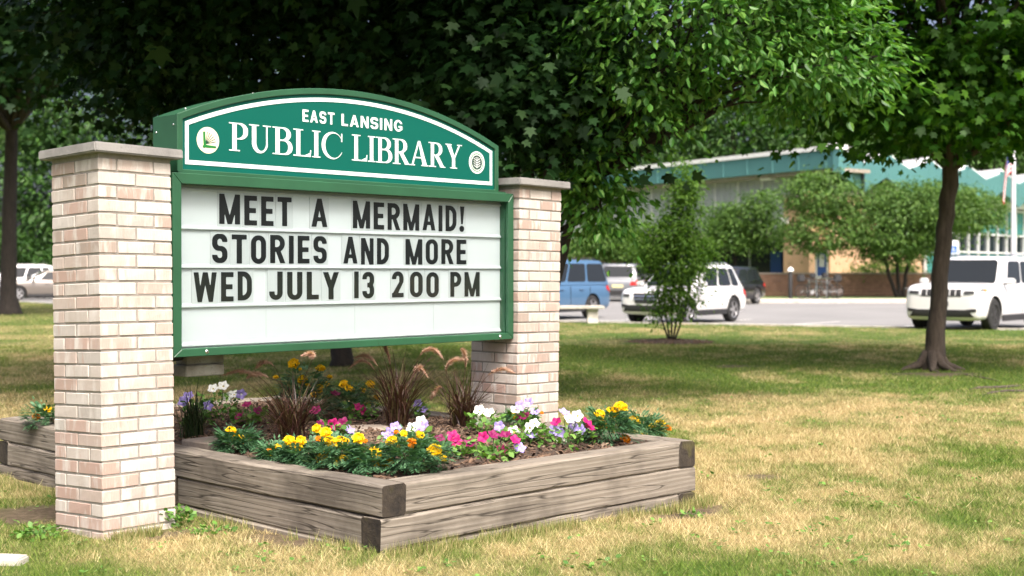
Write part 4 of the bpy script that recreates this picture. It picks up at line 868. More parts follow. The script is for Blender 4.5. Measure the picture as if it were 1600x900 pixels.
def tree(name, label, base, trunk, ells, ncl, per, lsize, tmpl, lm, bm_, seed, flat=.3, spread=.5, limbs=12, shell=.5, cut=None, group=None, cat='tree', droop=.5, upper=None, limb_r=.05, roots=0, limb_from=.45):
    base = Vector(base); root = empty(name, base, 0, label, cat, group); r = np.random.default_rng(seed); b = np.array(base)
    P, out, off, C = crown_pts(ells, ncl, per, r, flat, spread, shell)
    if cut is not None: k = cut(P); P, out, off = P[k], out[k], off[k]
    parts = [leaves(P - b, out, off, lsize, tmpl, r, droop)]
    if upper:
        e2, n2, p2, s2 = upper; P2, o2, f2, _ = crown_pts(e2, n2, p2, r, .4, spread * 1.5, .3); parts.append(leaves(P2 - b, o2, f2, s2, tmpl, r, droop))
    V_, F_ = join(parts); np_mesh('crown', V_, F_, lm, root)
    mb = MB()
    for tr in (trunk if isinstance(trunk[0], list) else [trunk]):
        pts = [Vector(q[:3]) - base for q in tr]; cur = []; rd = []
        for i in range(len(pts) - 1):
            for k in range(4): t = k / 4; cur.append(pts[i].lerp(pts[i + 1], t) + Vector((r.normal(0, .012), r.normal(0, .012), 0)) * min(1, tr[0][3] * 8)); rd.append(tr[i][3] * (1 - t) + tr[i + 1][3] * t)
        cur.append(pts[-1]); rd.append(tr[-1][3]); mb.tube(cur, rd, 10)
        allc = (C - b); sel = allc[r.choice(len(allc), min(limbs, len(allc)), replace=False)]
        for c in sel:
            c = Vector(c); zt = min(max(c.z * .62, pts[0].z + (pts[-1].z - pts[0].z) * limb_from), pts[-1].z); k = min(range(len(cur)), key=lambda q: abs(cur[q].z - zt)); s0 = cur[k]; mid = s0.lerp(c, .5) + Vector((r.normal(0, .12), r.normal(0, .12), .12 * (c - s0).length)); q3 = s0.lerp(c, .25) + Vector((r.normal(0, .05), r.normal(0, .05), .05 * (c - s0).length)); r0 = min(rd[k] * .55, limb_r)
            mb.tube([s0, q3, mid, s0.lerp(c, .78) + Vector((0, 0, .08 * (c - s0).length)), c], [r0, r0 * .8, r0 * .6, r0 * .4, r0 * .15], 6)
    mb.build('trunk', bm_, root, smooth='all')
    for k in range(roots):
        a = 6.283 * k / roots + r.normal(0, .3); L = r.uniform(.2, .45); w0 = trunk[0][3] if not isinstance(trunk[0], list) else trunk[0][0][3]
        MB().tube([(math.cos(a) * w0 * .3, math.sin(a) * w0 * .3, .22), (math.cos(a) * w0 * .9, math.sin(a) * w0 * .9, .07), (math.cos(a) * (w0 + L * .5), math.sin(a) * (w0 + L * .5), .012), (math.cos(a + .3) * (w0 + L), math.sin(a + .3) * (w0 + L), -.03)], [w0 * .42, w0 * .28, .03, .015], 7).build('root', bm_, root, smooth='all')
    return root
def gnd(px, py):
    p = at_z(px, py, 0)
    for _ in range(6): p = at_z(px, py, float(gz(p.x, p.y)))
    return p
# maple right behind the sign
g1 = gnd(533, 573)
low = lambda P: (P[:, 2] > 2.05)
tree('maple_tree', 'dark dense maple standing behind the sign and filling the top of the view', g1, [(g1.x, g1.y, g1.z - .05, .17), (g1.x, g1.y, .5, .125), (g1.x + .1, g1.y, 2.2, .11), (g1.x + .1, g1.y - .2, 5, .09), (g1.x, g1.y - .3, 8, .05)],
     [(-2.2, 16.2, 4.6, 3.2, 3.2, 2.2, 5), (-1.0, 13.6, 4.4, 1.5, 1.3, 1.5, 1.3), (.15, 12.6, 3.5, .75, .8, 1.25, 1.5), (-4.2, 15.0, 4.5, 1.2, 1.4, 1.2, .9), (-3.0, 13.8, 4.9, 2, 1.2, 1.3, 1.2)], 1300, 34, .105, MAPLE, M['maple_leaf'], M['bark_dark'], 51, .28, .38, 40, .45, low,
     upper=([(-2.3, 16.4, 7.2, 3.9, 3.8, 2.4, 1), (-2.2, 12.4, 6.6, 3.8, 2.6, 1.4, 1.3), (-4.6, 12.9, 6.4, 2.2, 2.0, 1.3, .5), (-1.8, 11.6, 5.8, 3.2, 1.5, .7, .8)], 640, 26, .26), limb_r=.06)  # forward upper lobes are added out of view to shade the lower crown
# glossy-leaved pear with leaning stems behind the right pillar
g2 = Vector((at_d(846, 600, 13.0).x, 13.0, float(gz(.3, 13.0))))
tree('pear_tree', 'glossy-leaved tree with leaning stems behind the right pillar', g2, [[(g2.x, g2.y, g2.z - .05, .09), (g2.x + .05, g2.y, .8, .065), (at_d(884, 372, 13).x, 13, at_d(884, 372, 13).z, .05), (at_d(931, 258, 12.8).x, 12.8, at_d(931, 258, 12.8).z, .045), (1.5, 12.7, 3.6, .03), (2.2, 12.6, 4.4, .015)], [(g2.x - .05, g2.y + .1, g2.z - .05, .07), (g2.x - .05, g2.y + .15, 1.5, .05), (g2.x + .1, g2.y + .1, 3.2, .03)]],
     [(1.55, 12.5, 3.95, 1.7, 1.4, 1.15, 4), (.78, 12.7, 2.35, .42, .5, .6, .7), (2.75, 12.2, 3.3, .75, .7, .5, .9), (1.3, 12.3, 3.05, .6, .8, .35, .6), (.55, 12.8, 3.0, .5, .5, .5, .4)], 270, 84, .085, OVAL, M['pear_leaf'], M['bark_dark'], 52, .7, .155, 70, .55, droop=.4,
     upper=([(1.5, 12.7, 5.6, 1.8, 1.7, 1.2, 1)], 50, 40, .12), limb_r=.03, limb_from=.5)
# maple at the right with the visible trunk
g3 = gnd(1457, 578); d3 = g3.y
T3 = lambda px, py, rr: (at_d(px, py, d3).x, d3, at_d(px, py, d3).z, rr)
rt3 = tree('maple_tree', 'maple with a slim bare trunk on the lawn in front of the white vehicle', g3, [(g3.x, g3.y, g3.z - .06, .20), T3(1461, 555, .135), T3(1465, 480, .11), T3(1473, 380, .105), T3(1484, 290, .105), T3(1484, 200, .10), T3(1487, 100, .09), (5.9, d3, 6.5, .06)],
     [(6.4, d3 - .1, 5.3, 3.5, 3.2, 2.3, 4), (5.2, d3 - .6, 3.7, 1.6, 1.6, .75, 1.3), (7.6, d3 - .8, 4.3, 1.6, 1.6, 1.0, 1.5), (4.3, d3, 4.4, 1.2, 1.3, 1.0, .8)], 800, 36, .108, MAPLE, M['maple_leaf_light'], M['bark'], 53, .25, .4, 34, .45, lambda P: P[:, 2] > 2.65,
     upper=([(6.3, d3, 7.6, 3.7, 3.5, 2.2, 1)], 230, 26, .26), limb_r=.055, roots=6, limb_from=.42)
for (a_, b_), rr in (((1505, 609, 1560, 607), (1600, 602)), .022), (((1530, 618, 1575, 612), (1625, 612)), .018), (((1492, 585, 1530, 590), (1570, 598)), .014):
    q = [gnd(*a_[:2]), gnd(*a_[2:]), gnd(*b_)]; q = [v - g3 + Vector((0, 0, rr * .35)) for v in q]
    MB().tube([q[0] - Vector((0, 0, rr)), q[0].lerp(q[1], .5) + Vector((0, .04, 0)), q[1], q[1].lerp(q[2], .5) - Vector((0, .05, 0)), q[2] - Vector((0, 0, rr))], [rr * .5, rr, rr * 1.1, rr, rr * .6], 6).build('root', M['bark'], rt3, smooth='all')
# far left trunk
g4 = gnd(14, 491)
tree('maple_tree', 'dark-trunked tree on the lawn at the left edge of the view', g4, [(g4.x, g4.y, g4.z - .05, .42), (g4.x, g4.y, .5, .26), (g4.x + .05, g4.y, 4, .21), (g4.x + .3, g4.y, 11, .13)], [(g4.x + .2, g4.y - 1, 10.5, 5, 5, 3.4, 3), (g4.x + 1.8, g4.y - 2, 8.6, 2.6, 2.5, 1.4, 1), (g4.x - 1, g4.y - 3, 8.0, 3, 2.5, 1.6, 1)], 420, 30, .26, MAPLE, M['maple_leaf'], M['bark_dark'], 54, .3, .7, 22, .5, limb_r=.1)
# woodland far left, and behind the building: every tree its own
wl = [(-37, 76, 15, 5.0, 0, 'tree at the far left edge of the woodland behind the parked cars'), (-30.5, 80, 17, 4.8, 1, 'paler woodland tree behind the two cars at the left'), (-25.5, 77, 14, 4.2, 0, 'woodland tree just left of the near pillar cap'), (-20, 82, 17, 5, 0, 'woodland tree mostly hidden by the near pillar and sign'), (-13, 86, 16, 5, 1, 'woodland tree hidden behind the sign header')]
for i_, (x, y, h, rr, pale, lab) in enumerate(wl):
    tree('woodland_tree', lab, (x, y, -.1), [(x, y, -.1, .3), (x, y, h * .4, .22), (x, y, h * .8, .1)], [(x, y, h * .42, rr, rr, h * .32, 2), (x + .8, y - 1, h * .75, rr * .75, rr * .75, h * .24, 1)], 330, 26, .34, OVAL, M['wood_leaf_pale' if pale else 'wood_leaf'], M['bark_dark'], 60 + i_, .45, .75, 14, .6, group='woodland trees at the left', limb_r=.08)
for i_, (x, y, rr, h, lab) in enumerate([(-34, 72, 2.6, 3.4, 'dense bush behind the white car at the left edge'), (-28.5, 73, 2.8, 4.2, 'dense bush behind the grey-brown car'), (-23.5, 73, 2.5, 3.6, 'dense bush nearest the near pillar')]):
    tree('bush', lab, (x, y, -.1), [(x, y, -.1, .08), (x, y, h * .6, .04)], [(x, y, h * .45, rr, rr * .8, h * .5, 1)], 110, 30, .26, OVAL, M['wood_leaf'], M['bark_dark'], 70 + i_, .5, .5, 8, .6, group='bushes at the edge of the woodland', cat='bush')
bl = [(620, 108, 17), (720, 112, 18), (800, 106, 16), (865, 118, 17), (945, 112, 15), (1015, 120, 18), (1075, 122, 16), (1140, 118, 17), (1215, 122, 18), (1300, 116, 15), (1380, 122, 18), (1455, 120, 17), (1530, 116, 15), (1600, 120, 17)]
words = ['first', 'second', 'third', 'fourth', 'fifth', 'sixth', 'seventh', 'eighth', 'ninth', 'tenth', 'eleventh', 'twelfth', 'thirteenth', 'rightmost']
for i_, (px, y, h) in enumerate(bl):
    x = (px - 800) / FPX * y; lo = .25 if i_ < 5 else .5
    tree('woodland_tree', words[i_] + ' tall tree from the left in the row far behind the library building', (x, y, -.1), [(x, y, -.1, .32), (x + .3, y, h * .5, .25), (x + .2, y, h * .92, .1)], [(x, y, h * (lo + .28), 4.3, 4, h * (.32 if lo > .4 else .36), 1), (x + 1, y, h * .85, 3, 3, h * .16, .5)], 230, 24, .42, OVAL, M['wood_leaf_pale' if i_ % 3 == 0 else 'wood_leaf'], M['bark'], 80 + i_, .5, .8, 12, .55, group='tall trees behind the library', limb_r=.09)
# small spreading trees in front of the building
def orn(px, d, w_, z0, z1, lab, seed, n, stems_=3, lm='locust_leaf'):
    x = (px - 800) / FPX * d; b = (x, d, .05); zc, zr = (z0 + z1) / 2, (z1 - z0) / 2; rs = np.random.default_rng(seed)
    tr = [[(x + .15 * k, d, 0, .12), (x + .4 * (k - 1), d, z0 * .8, .09), (x + 1.1 * (k - 1), d + rs.normal(0, .3), zc, .05), (x + 1.6 * (k - 1), d + rs.normal(0, .5), z1 * .85, .02)] for k in range(stems_)]
    el = [(x, d, zc, w_ * .62, w_ * .6, zr * .8, 2.5)] + [(x + rs.normal(0, .5) * w_, d + rs.normal(0, .3) * w_, zc + rs.normal(0, .35) * zr, w_ * .42, w_ * .4, zr * .45, .8) for _ in range(4)]
    return tree('spreading_tree', lab, b, tr, el, int(n * 1.3), 36, .165, OVAL, M[lm], M['bark_dark'], seed, .22, .42, 10, .5, group='small trees in front of the library', limb_r=.04, limb_from=.3)
orn(1402, 65, 4.5, 1.35, 6.3, 'wide spreading tree behind the low brick wall, in front of the tan brick', 101, 800)
orn(1148, 70, 1.9, 2.0, 5.3, 'small tree in front of the grey wall, behind the young tree', 102, 270, 2)
orn(948, 70, 2.3, 1.8, 3.9, 'low spreading tree in front of the grey wall above the blue van', 103, 200, 2)
# young multi-stem tree on the lawn
g8 = gnd(1047, 535)
tree('young_tree', 'slender young leafy tree in a mulch ring in front of the white car', g8, [[(g8.x + .016 * k, g8.y + .01 * (k % 2), g8.z - .03, .02), (g8.x + .12 * (k - 1.7), g8.y + .06 * (k % 2), .5, .016), (g8.x + .17 * (k - 1.5), g8.y + .1 * (k % 2), 1.5, .014), (g8.x + .18 * (k - 1.5) + .15, g8.y, 2.3 + .25 * (k % 3), .006)] for k in range(5)],
     [(g8.x + .05, g8.y, 1.7, .58, .55, .68, 3), (g8.x - .35, g8.y, 1.85, .38, .4, .45, 1.2), (g8.x + .55, g8.y, 1.6, .3, .4, .4, .8), (g8.x + .22, g8.y, 2.35, .32, .32, .55, 1.4), (g8.x + .30, g8.y, 3.0, .15, .15, .42, .9), (g8.x + .12, g8.y, .95, .42, .4, .35, 1.3), (g8.x - .1, g8.y, .6, .3, .3, .2, .5)], 460, 26, .068, OVAL, M['shrub_leaf'], M['bark_dark'], 55, .7, .13, 12, .45, limb_r=.01, limb_from=.2)
a = np.linspace(0, 2 * np.pi, 40, endpoint=False); mb = MB(); prof = [(1.0, -.02), (.8, .02), (.4, .05), (0.02, .06)]
for rr, z in prof:
    for t in a: mb.v.append((g8.x + math.cos(t) * rr * .95 * (1 + .08 * math.sin(3 * t)), g8.y + math.sin(t) * rr * .8, g8.z + z))
for i_ in range(3):
    for j in range(40): mb.f.append((i_ * 40 + j, i_ * 40 + (j + 1) % 40, (i_ + 1) * 40 + (j + 1) % 40, (i_ + 1) * 40 + j)); mb.m.append(0)
tag(mb.build('mulch_ring', M['soil'], smooth='all'), kind='structure')
r = np.random.default_rng(8); t = r.random(1500) * 6.283; q = np.sqrt(r.random(1500)) * .9
Vv, Fv = chips(np.stack([g8.x + np.cos(t) * q * .9, g8.y + np.sin(t) * q * .76, g8.z + .065 - .06 * q], 1), .06, r); tag(np_mesh('mulch', Vv, Fv, M['mulch']), 'dark bark mulch around the young tree', 'mulch', kind='stuff')
# ================================================================== cars
def paint(name, col, metal=0): return plain(name, col, .28, metal, var=.02, coat=.8)
PAINT = {'white': paint('white_paint', lin(.72, .72, .72)), 'pearl': paint('pearl_paint', lin(.66, .66, .65)), 'blue': paint('blue_paint', lin(.075, .17, .30), .3), 'silver': paint('silver_paint', lin(.20, .21, .225), .3), 'black': paint('black_paint', lin(.006, .006, .007)), 'taupe': paint('taupe_paint', lin(.17, .15, .13), .3)}
M['car_glass'] = plain('car_glass', lin(.012, .015, .017), .08, var=.02, spec=.45); M['trim'] = plain('black_trim', lin(.022, .022, .023), .6); M['rubber'] = plain('tyre_rubber', lin(.018, .018, .018), .8)
M['alloy'] = plain('alloy_rim', lin(.5, .5, .51), .3, .8); M['black_alloy'] = plain('black_rim', lin(.03, .03, .03), .35, .3); M['chrome'] = plain('chrome', lin(.75, .75, .75), .15, 1); M['lamp'] = plain('headlamp_glass', lin(.55, .57, .58), .1, spec=.8); M['red_lamp'] = plain('red_lamp', lin(.45, .012, .01), .2); M['amber'] = plain('amber_lamp', lin(.7, .25, .03), .25); M['plate'] = plain('licence_plate', lin(.6, .55, .3), .5)
def solid(o):
    for m in o.modifiers: pass
    dg = bpy.context.evaluated_depsgraph_get(); me = bpy.data.meshes.new_from_object(o.evaluated_get(dg)); return me
def car(label, pos, heading, L, W, H, wb, pnt, kind, wheel_r=.36, rim='alloy', hood=.62, rails=False, grille='bar', group='cars parked in the lot', name='parked_car'):
    """local: x forward, y left, z up"""
    root = empty(name, pos, heading, label, 'car', group); hw = W / 2; f, b = L / 2, -L / 2
    fx = f - (L - wb) * .47; rx = fx - wb; gc = .24 if kind != 'sedan' else .17
    belt = H * (.60 if kind in ('suv', 'crossover', 'van') else .64); hz = H * hood
    # --- lower body
    hood_len = {'suv': .27, 'crossover': .25, 'van': .20, 'sedan': .28}[kind] * L; ws0 = f - hood_len
    up = kind in ('suv', 'van', 'crossover')
    top = [(f, hz - .34, .72), (f - .03, hz - .20, .84), (f - .10, hz - .10, .93), (f - .24, hz - .045, .975), (f - .55, hz - .01, 1), (ws0, max(belt, hz) + .0, 1), (ws0 - .4, belt, 1), (0, belt, 1), (rx, belt + .01, 1), (b + .35, belt + .01, .985), (b + .12, belt - .01, .95), (b + .03, belt - .10, .90), (b, belt - .26, .80)]
    V = []; ns = 14
    for x, zt, k in top:
        w = hw * k; z0 = gc + (.10 if abs(x) > L / 2 - .1 else 0); h = zt - z0
        half = [(w * .82, z0), (w * .96, z0 + .05), (w * 1.0, z0 + .30 * h), (w * .995, z0 + .62 * h), (w * .965, z0 + .90 * h), (w * .90, zt - .005), (w * .55, zt + .012)]
        V += [(x, y, z) for y, z in half] + [(x, -y, z) for y, z in half[::-1]]
    mb = MB(); n = len(top); Fs = [(i * ns + j, i * ns + (j + 1) % ns, (i + 1) * ns + (j + 1) % ns, (i + 1) * ns + j) for i in range(n - 1) for j in range(ns)] + [tuple(range(ns))[::-1], tuple((n - 1) * ns + j for j in range(ns))]
    mb.add(V, Fs); tmp = mb.build('tmp', [PAINT[pnt], M['trim']]); m = tmp.modifiers.new('s', 'SUBSURF'); m.levels = 2; m.render_levels = 2
    cut = MB()
    for x in (fx, rx):
        for s in (-1, 1):
            Mx = Matrix.Translation((x, s * (hw - .10), wheel_r)) @ Matrix.Rotation(R(90), 4, 'X'); cut.lathe([(wheel_r + .065, -.17), (wheel_r + .065, .17)], 28, Mx, 0)
    co = cut.build('tmpcut', [M['trim'], M['trim']]); bo = tmp.modifiers.new('b', 'BOOLEAN'); bo.object = co; bo.operation = 'DIFFERENCE'; bo.solver = 'EXACT'
    try: bo.material_mode = 'TRANSFER'
    except Exception: pass
    me = solid(tmp); me.name = 'body'; bpy.data.objects.remove(tmp); bpy.data.objects.remove(co)
    me.polygons.foreach_set('use_smooth', [True] * len(me.polygons)); me.set_sharp_from_angle(angle=R(35)); body = link('body', me, root)
    from mathutils.bvhtree import BVHTree
    bvh = BVHTree.FromPolygons([v.co for v in me.vertices], [tuple(p.vertices) for p in me.polygons])
    def decal(nm, mat, quad, dirn, parent=root, off=.012, nu=8, nv=3):
        """quad of 4 (a,b): for dirn 'f'/'r' (y,z) cast along x; for 's' (x,z,side) cast along y; hugs the body"""
        P = []; 
        for j in range(nv + 1):
            for i in range(nu + 1):
                u, v = i / nu, j / nv; q = [(1 - v) * ((1 - u) * quad[0][c] + u * quad[1][c]) + v * ((1 - u) * quad[3][c] + u * quad[2][c]) for c in (0, 1)]
                if dirn == 'f': o, d = Vector((f + 2, q[0], q[1])), Vector((-1, 0, 0))
                elif dirn == 'r': o, d = Vector((b - 2, q[0], q[1])), Vector((1, 0, 0))
                else: sd_ = quad[4]; o, d = Vector((q[0], sd_ * 3, q[1])), Vector((0, -sd_, 0))
                h = bvh.ray_cast(o, d)[0]
                if h is None: h = o + d * (2.05 if dirn != 's' else 3 - hw)
                P.append(h - d * off)
        n_ = len(P); w_ = nu + 1; Q = [p_ + d * .05 for p_ in P]; Fs = [(j * w_ + i, j * w_ + i + 1, (j + 1) * w_ + i + 1, (j + 1) * w_ + i) for j in range(nv) for i in range(nu)]
        rim_ = [i for i in range(nu)] + [j * w_ + nu for j in range(nv)] + [nv * w_ + i for i in range(nu, 0, -1)] + [j * w_ for j in range(nv, 0, -1)]
        Fs += [(rim_[k], rim_[(k + 1) % len(rim_)], rim_[(k + 1) % len(rim_)] + n_, rim_[k] + n_) for k in range(len(rim_))]
        return MB().add(P + Q, Fs).build(nm, mat, parent, smooth=True)
    # --- greenhouse: belt ring -> roof edge ring -> roof crown
    ws1 = {'suv': ws0 - .62, 'crossover': ws0 - .78, 'van': ws0 - .85, 'sedan': ws0 - .85}[kind]; r0, r1 = {'suv': (b + .14, b + .34), 'crossover': (b + .12, b + .55), 'van': (b + .06, b + .22), 'sedan': (b + .62, b + 1.35)}[kind]
    zb, zt = belt - .05, H - .075; wb_, wt = hw * .945, hw * .78
    def ring(xf, xr, w, z, c):
        return [(xf, w * .55, z), (xf - c * .5, w - .02, z), (xf - c * 1.6, w, z), ((xf + xr) / 2, w * 1.01, z), (xr + c, w, z), (xr + c * .2, w - .06, z), (xr, w * .5, z), (xr, -w * .5, z), (xr + c * .2, -w + .06, z), (xr + c, -w, z), ((xf + xr) / 2, -w * 1.01, z), (xf - c * 1.6, -w, z), (xf - c * .5, -w + .02, z), (xf, -w * .55, z)]
    rs = [ring(ws0, r0, wb_, zb, .16), ring(ws1, r1, wt, zt, .16), ring(ws1 - .10, r1 + .06, wt - .05, H - .025, .16), ring(ws1 - .35, r1 + .3, wt * .7, H, .2)]
    mb = MB(); mb.v = [p for q in rs for p in q]; mb.f = [(i * 14 + j, i * 14 + (j + 1) % 14, (i + 1) * 14 + (j + 1) % 14, (i + 1) * 14 + j) for i in range(3) for j in range(14)] + [tuple(42 + j for j in range(14))]; mb.m = [0] * len(mb.f)
    mb.build('cabin', PAINT[pnt], root, smooth=True)
    lerp = lambda a, c, t: Vector(a).lerp(Vector(c), t)
    def pane(bl, br, tl, tr, u0, u1, t0, t1, out, nm, mat, parent=root, round_=0):
        P = []; Lu = (Vector(bl) - Vector(br)).length * (u1 - u0); Lt = (Vector(bl) - Vector(tl)).length * (t1 - t0); ru, rt = min(.4, .11 / Lu) * (u1 - u0), min(.4, .11 / Lt) * (t1 - t0)
        for cu, ct, a0 in ((u0 + ru, t0 + rt, 180), (u1 - ru, t0 + rt, 270), (u1 - ru, t1 - rt, 0), (u0 + ru, t1 - rt, 90)):
            for k_ in range(5): aa = R(a0 + 22.5 * k_); u, t = cu + ru * math.cos(aa), ct + rt * math.sin(aa); P.append(lerp(lerp(bl, br, u), lerp(tl, tr, u), t) + Vector(out) * .012)
        Q = [p - Vector(out) * .03 for p in P]; n_ = len(P); return MB().add(P + Q, [tuple(range(n_))] + [(i, (i + 1) % n_, (i + 1) % n_ + n_, i + n_) for i in range(n_)]).build(nm, mat, parent)
    zin = (belt - zb) / (zt - zb) + .06
    pane((ws0, wb_ - .06, zb), (ws0, -wb_ + .06, zb), (ws1, wt - .04, zt), (ws1, -wt + .04, zt), .04, .96, zin + .02, .97, (.75, 0, .65), 'windshield', M['car_glass'])
    pane((r0, -wb_ + .08, zb), (r0, wb_ - .08, zb), (r1, -wt + .05, zt), (r1, wt - .05, zt), .06, .94, zin + .06, .92, (-1, 0, .3), 'rear_window', M['car_glass'])
    for s in (1, -1):
        args = ((ws0, s * wb_, zb), (r0, s * wb_, zb), (ws1, s * wt, zt), (r1, s * wt, zt)); cuts = {'suv': [(.13, .42), (.44, .70), (.725, .93)], 'crossover': [(.15, .44), (.465, .72), (.745, .88)], 'van': [(.17, .40), (.42, .665), (.69, .95)], 'sedan': [(.17, .49), (.515, .86)]}[kind]
        for u0, u1 in cuts: pane(*args, u0, u1, zin, .93, (0, s, .25), 'side_window', M['car_glass'])
        for u in [c[0] for c in cuts[:2]]:
            x = ws0 + (r0 - ws0) * (u + .18); MB().box(x - .11, s * (hw - .006) - .012, belt - .20, x + .11, s * (hw - .006) + .018, belt - .165).build('door_handle', PAINT[pnt], root, bevel=.01)
            xs_ = ws0 + (r0 - ws0) * (u + .29); MB().box(xs_ - .006, s * (hw * .996) - .006, gc + .18, xs_ + .006, s * (hw * .996) + .004, belt - .08).build('door_seam', M['trim'], root)
        mr = MB().box(-.08, -.10, -.07, .08, .10, .08).build('mirror', PAINT[pnt], root, bevel=.035, seg=2, smooth=True); mr.location = (ws0 - .30, s * (hw + .10), belt + .10)
        MB().box(ws0 - .34, s * (hw - .08) - .05, belt + .02, ws0 - .28, s * (hw - .08) + .1, belt + .06).build('mirror_arm', M['trim'], root)
        # lamps
        zl = hz - .24
        hl = decal('headlight', M['lamp'], [(s * hw * .52, zl - .05), (s * hw * .955, zl - .02), (s * hw * .965, zl + .11), (s * hw * .52, zl + .07)], 'f')
        decal('headlight_housing', M['trim'], [(s * hw * .56, zl - .03), (s * hw * .80, zl - .015), (s * hw * .80, zl + .05), (s * hw * .56, zl + .045)], 'f', hl, .02)
        decal('marker', M['amber'], [(f - .42, zl + .05), (f - .28, zl + .04), (f - .28, zl + .10), (f - .42, zl + .10), s], 's', hl)
        decal('fog_light', M['trim'], [(s * hw * .60, gc + .20), (s * hw * .85, gc + .22), (s * hw * .85, gc + .30), (s * hw * .62, gc + .28)], 'f')
        tl = decal('taillight', M['red_lamp'], [(s * hw * .58, belt - .30), (s * hw * .93, belt - .30), (s * hw * .93, belt - .10), (s * hw * .62, belt - .10)], 'r')
        decal('taillight_wrap', M['red_lamp'], [(b + .05, belt - .27), (b + .30, belt - .20), (b + .30, belt - .08), (b + .10, belt - .06), s], 's', tl)
        MB().box(rx + wheel_r + .1, s * hw - .03, gc - .02, fx - wheel_r - .1, s * hw + .006, gc + .13).build('sill', M['trim'], root, bevel=.015)
        if rails: MB().tube([(ws1 - .35, s * (wt - .07), H - .02), (ws1 - .45, s * (wt - .07), H + .035), (r1 + .45, s * (wt - .07), H + .035), (r1 + .3, s * (wt - .07), H - .02)], .018, 6).build('roof_rail', M['chrome'] if pnt != 'blue' else M['trim'], root, smooth=True)
    # front: grille, bumper, plate
    zl = hz - .24
    if grille == 'slots':
        gr = decal('grille', M['trim'], [(-hw * .50, zl - .08), (hw * .50, zl - .08), (hw * .50, zl + .09), (-hw * .50, zl + .09)], 'f', off=.01, nu=14)
        for k in range(8): y = -hw * .5 + hw * k / 7; decal('grille_bar', PAINT[pnt], [(y - .007, zl - .06), (y + .007, zl - .06), (y + .007, zl + .08), (y - .007, zl + .08)], 'f', gr, .024, 2, 3)
        decal('front_plate', M['trim'], [(-.18, zl - .30), (.18, zl - .30), (.18, zl - .20), (-.18, zl - .20)], 'f')
    else:
        gr = decal('grille', M['trim'], [(-hw * .34, zl - .20), (hw * .34, zl - .20), (hw * .44, zl + .07), (-hw * .44, zl + .07)], 'f', nu=12)
        for k in range(2): decal('grille_bar', M['chrome'], [(-hw * .40, zl - .10 + .08 * k), (hw * .40, zl - .10 + .08 * k), (hw * .40, zl - .075 + .08 * k), (-hw * .40, zl - .075 + .08 * k)], 'f', gr, .024, 12, 1)
    decal('bumper_insert', M['trim'], [(-hw * .80, gc + .10), (hw * .80, gc + .10), (hw * .66, gc + .27), (-hw * .66, gc + .27)], 'f', nu=16)
    decal('bumper_insert', M['trim'], [(-hw * .84, gc + .10), (hw * .84, gc + .10), (hw * .84, gc + .30), (-hw * .84, gc + .30)], 'r', nu=16)
    MB().box(b - .035, -.26, belt - .42, b + .02, .26, belt - .27).build('licence_plate', M['plate'], root, bevel=.006)
    for x in (fx, rx):
        for s in (-1, 1):
            w = empty('wheel', (x, s * (hw - .13), wheel_r), 0); w.parent = root; Mx = Matrix.Rotation(R(90) * (-s), 4, 'X'); rr = wheel_r
            MB().lathe([(rr * .62, -.10), (rr * .93, -.11), (rr, -.085), (rr, .085), (rr * .93, .11), (rr * .68, .115), (rr * .64, .09)], 28, Mx).build('tyre', M['rubber'], w, smooth=True)
            mb = MB().lathe([(rr * .69, .088), (rr * .69, .112), (rr * .62, .105), (rr * .60, .03)], 28, Mx, 0); mb.lathe([(.001, .03), (rr * .6, .03), (rr * .6, .02), (.001, .02)], 20, Mx, 1); mb.lathe([(.001, .10), (rr * .16, .098), (rr * .17, .04)], 14, Mx, 0)
            for k in range(5):
                a = 2 * math.pi * k / 5; Mk = Mx @ Matrix.Rotation(a, 4, 'Z'); mb.box(rr * .08, -.034, .06, rr * .64, .034, .095, 0, Mk)
            mb.build('rim', [M[rim], M['black_rubber']], w, smooth=True)
    return root
LZ = -.116
HD = math.atan2(AX.y, AX.x)
def carpos(px, d): return Vector(((px - 800) / FPX * d, d, LZ))
def front_at(px, d, L, hd): # car whose front centre shows at px
    return carpos(px, d) - Vector((math.cos(hd), math.sin(hd), 0)) * (L / 2)
h1 = math.atan2(-math.cos(R(40)), -math.sin(R(40)))
car('white sport utility vehicle with black grille at the right edge', front_at(1470, 31.0, 4.82, h1), h1, 4.82, 1.94, 1.78, 2.92, 'white', 'suv', .385, 'black_alloy', .64, True, 'slots')
h2 = math.atan2(-math.cos(R(37)), -math.sin(R(37)))
car('white compact crossover behind the young tree', front_at(1008, 35.0, 4.28, h2), h2, 4.28, 1.77, 1.61, 2.56, 'pearl', 'crossover', .345, 'alloy', .62, True)
hb = math.atan2(-math.cos(R(38)), -math.sin(R(38)))
vb = carpos(923, 39.9) + Vector((math.cos(hb), math.sin(hb), 0)) * 1.56 + Vector((-math.sin(hb), math.cos(hb), 0)) * -.85
car('blue minivan partly hidden by the right brick pillar', vb, hb, 5.14, 2.0, 1.76, 3.08, 'blue', 'van', .345, 'alloy', .58, True)
hs = math.atan2(1, .17)
car('silver sport utility vehicle seen from behind, beyond the blue minivan', carpos(972, 64), hs, 5.0, 2.0, 1.78, 2.86, 'silver', 'suv', .38, 'alloy', .62, True)
car('black hatchback beyond the white compact crossover', carpos(1134, 57), h2, 4.4, 1.8, 1.62, 2.65, 'black', 'crossover', .35, 'alloy', .62)
car('white sedan almost hidden behind the black car', carpos(1135, 66), h2, 4.7, 1.83, 1.47, 2.75, 'white', 'sedan', .33)
hl = math.atan2(-math.cos(R(62)), -math.sin(R(62)))
car('white wagon with roof rails at the left edge', carpos(22, 70), hl, 4.85, 1.86, 1.75, 2.74, 'white', 'crossover', .36, 'alloy', .62, True)
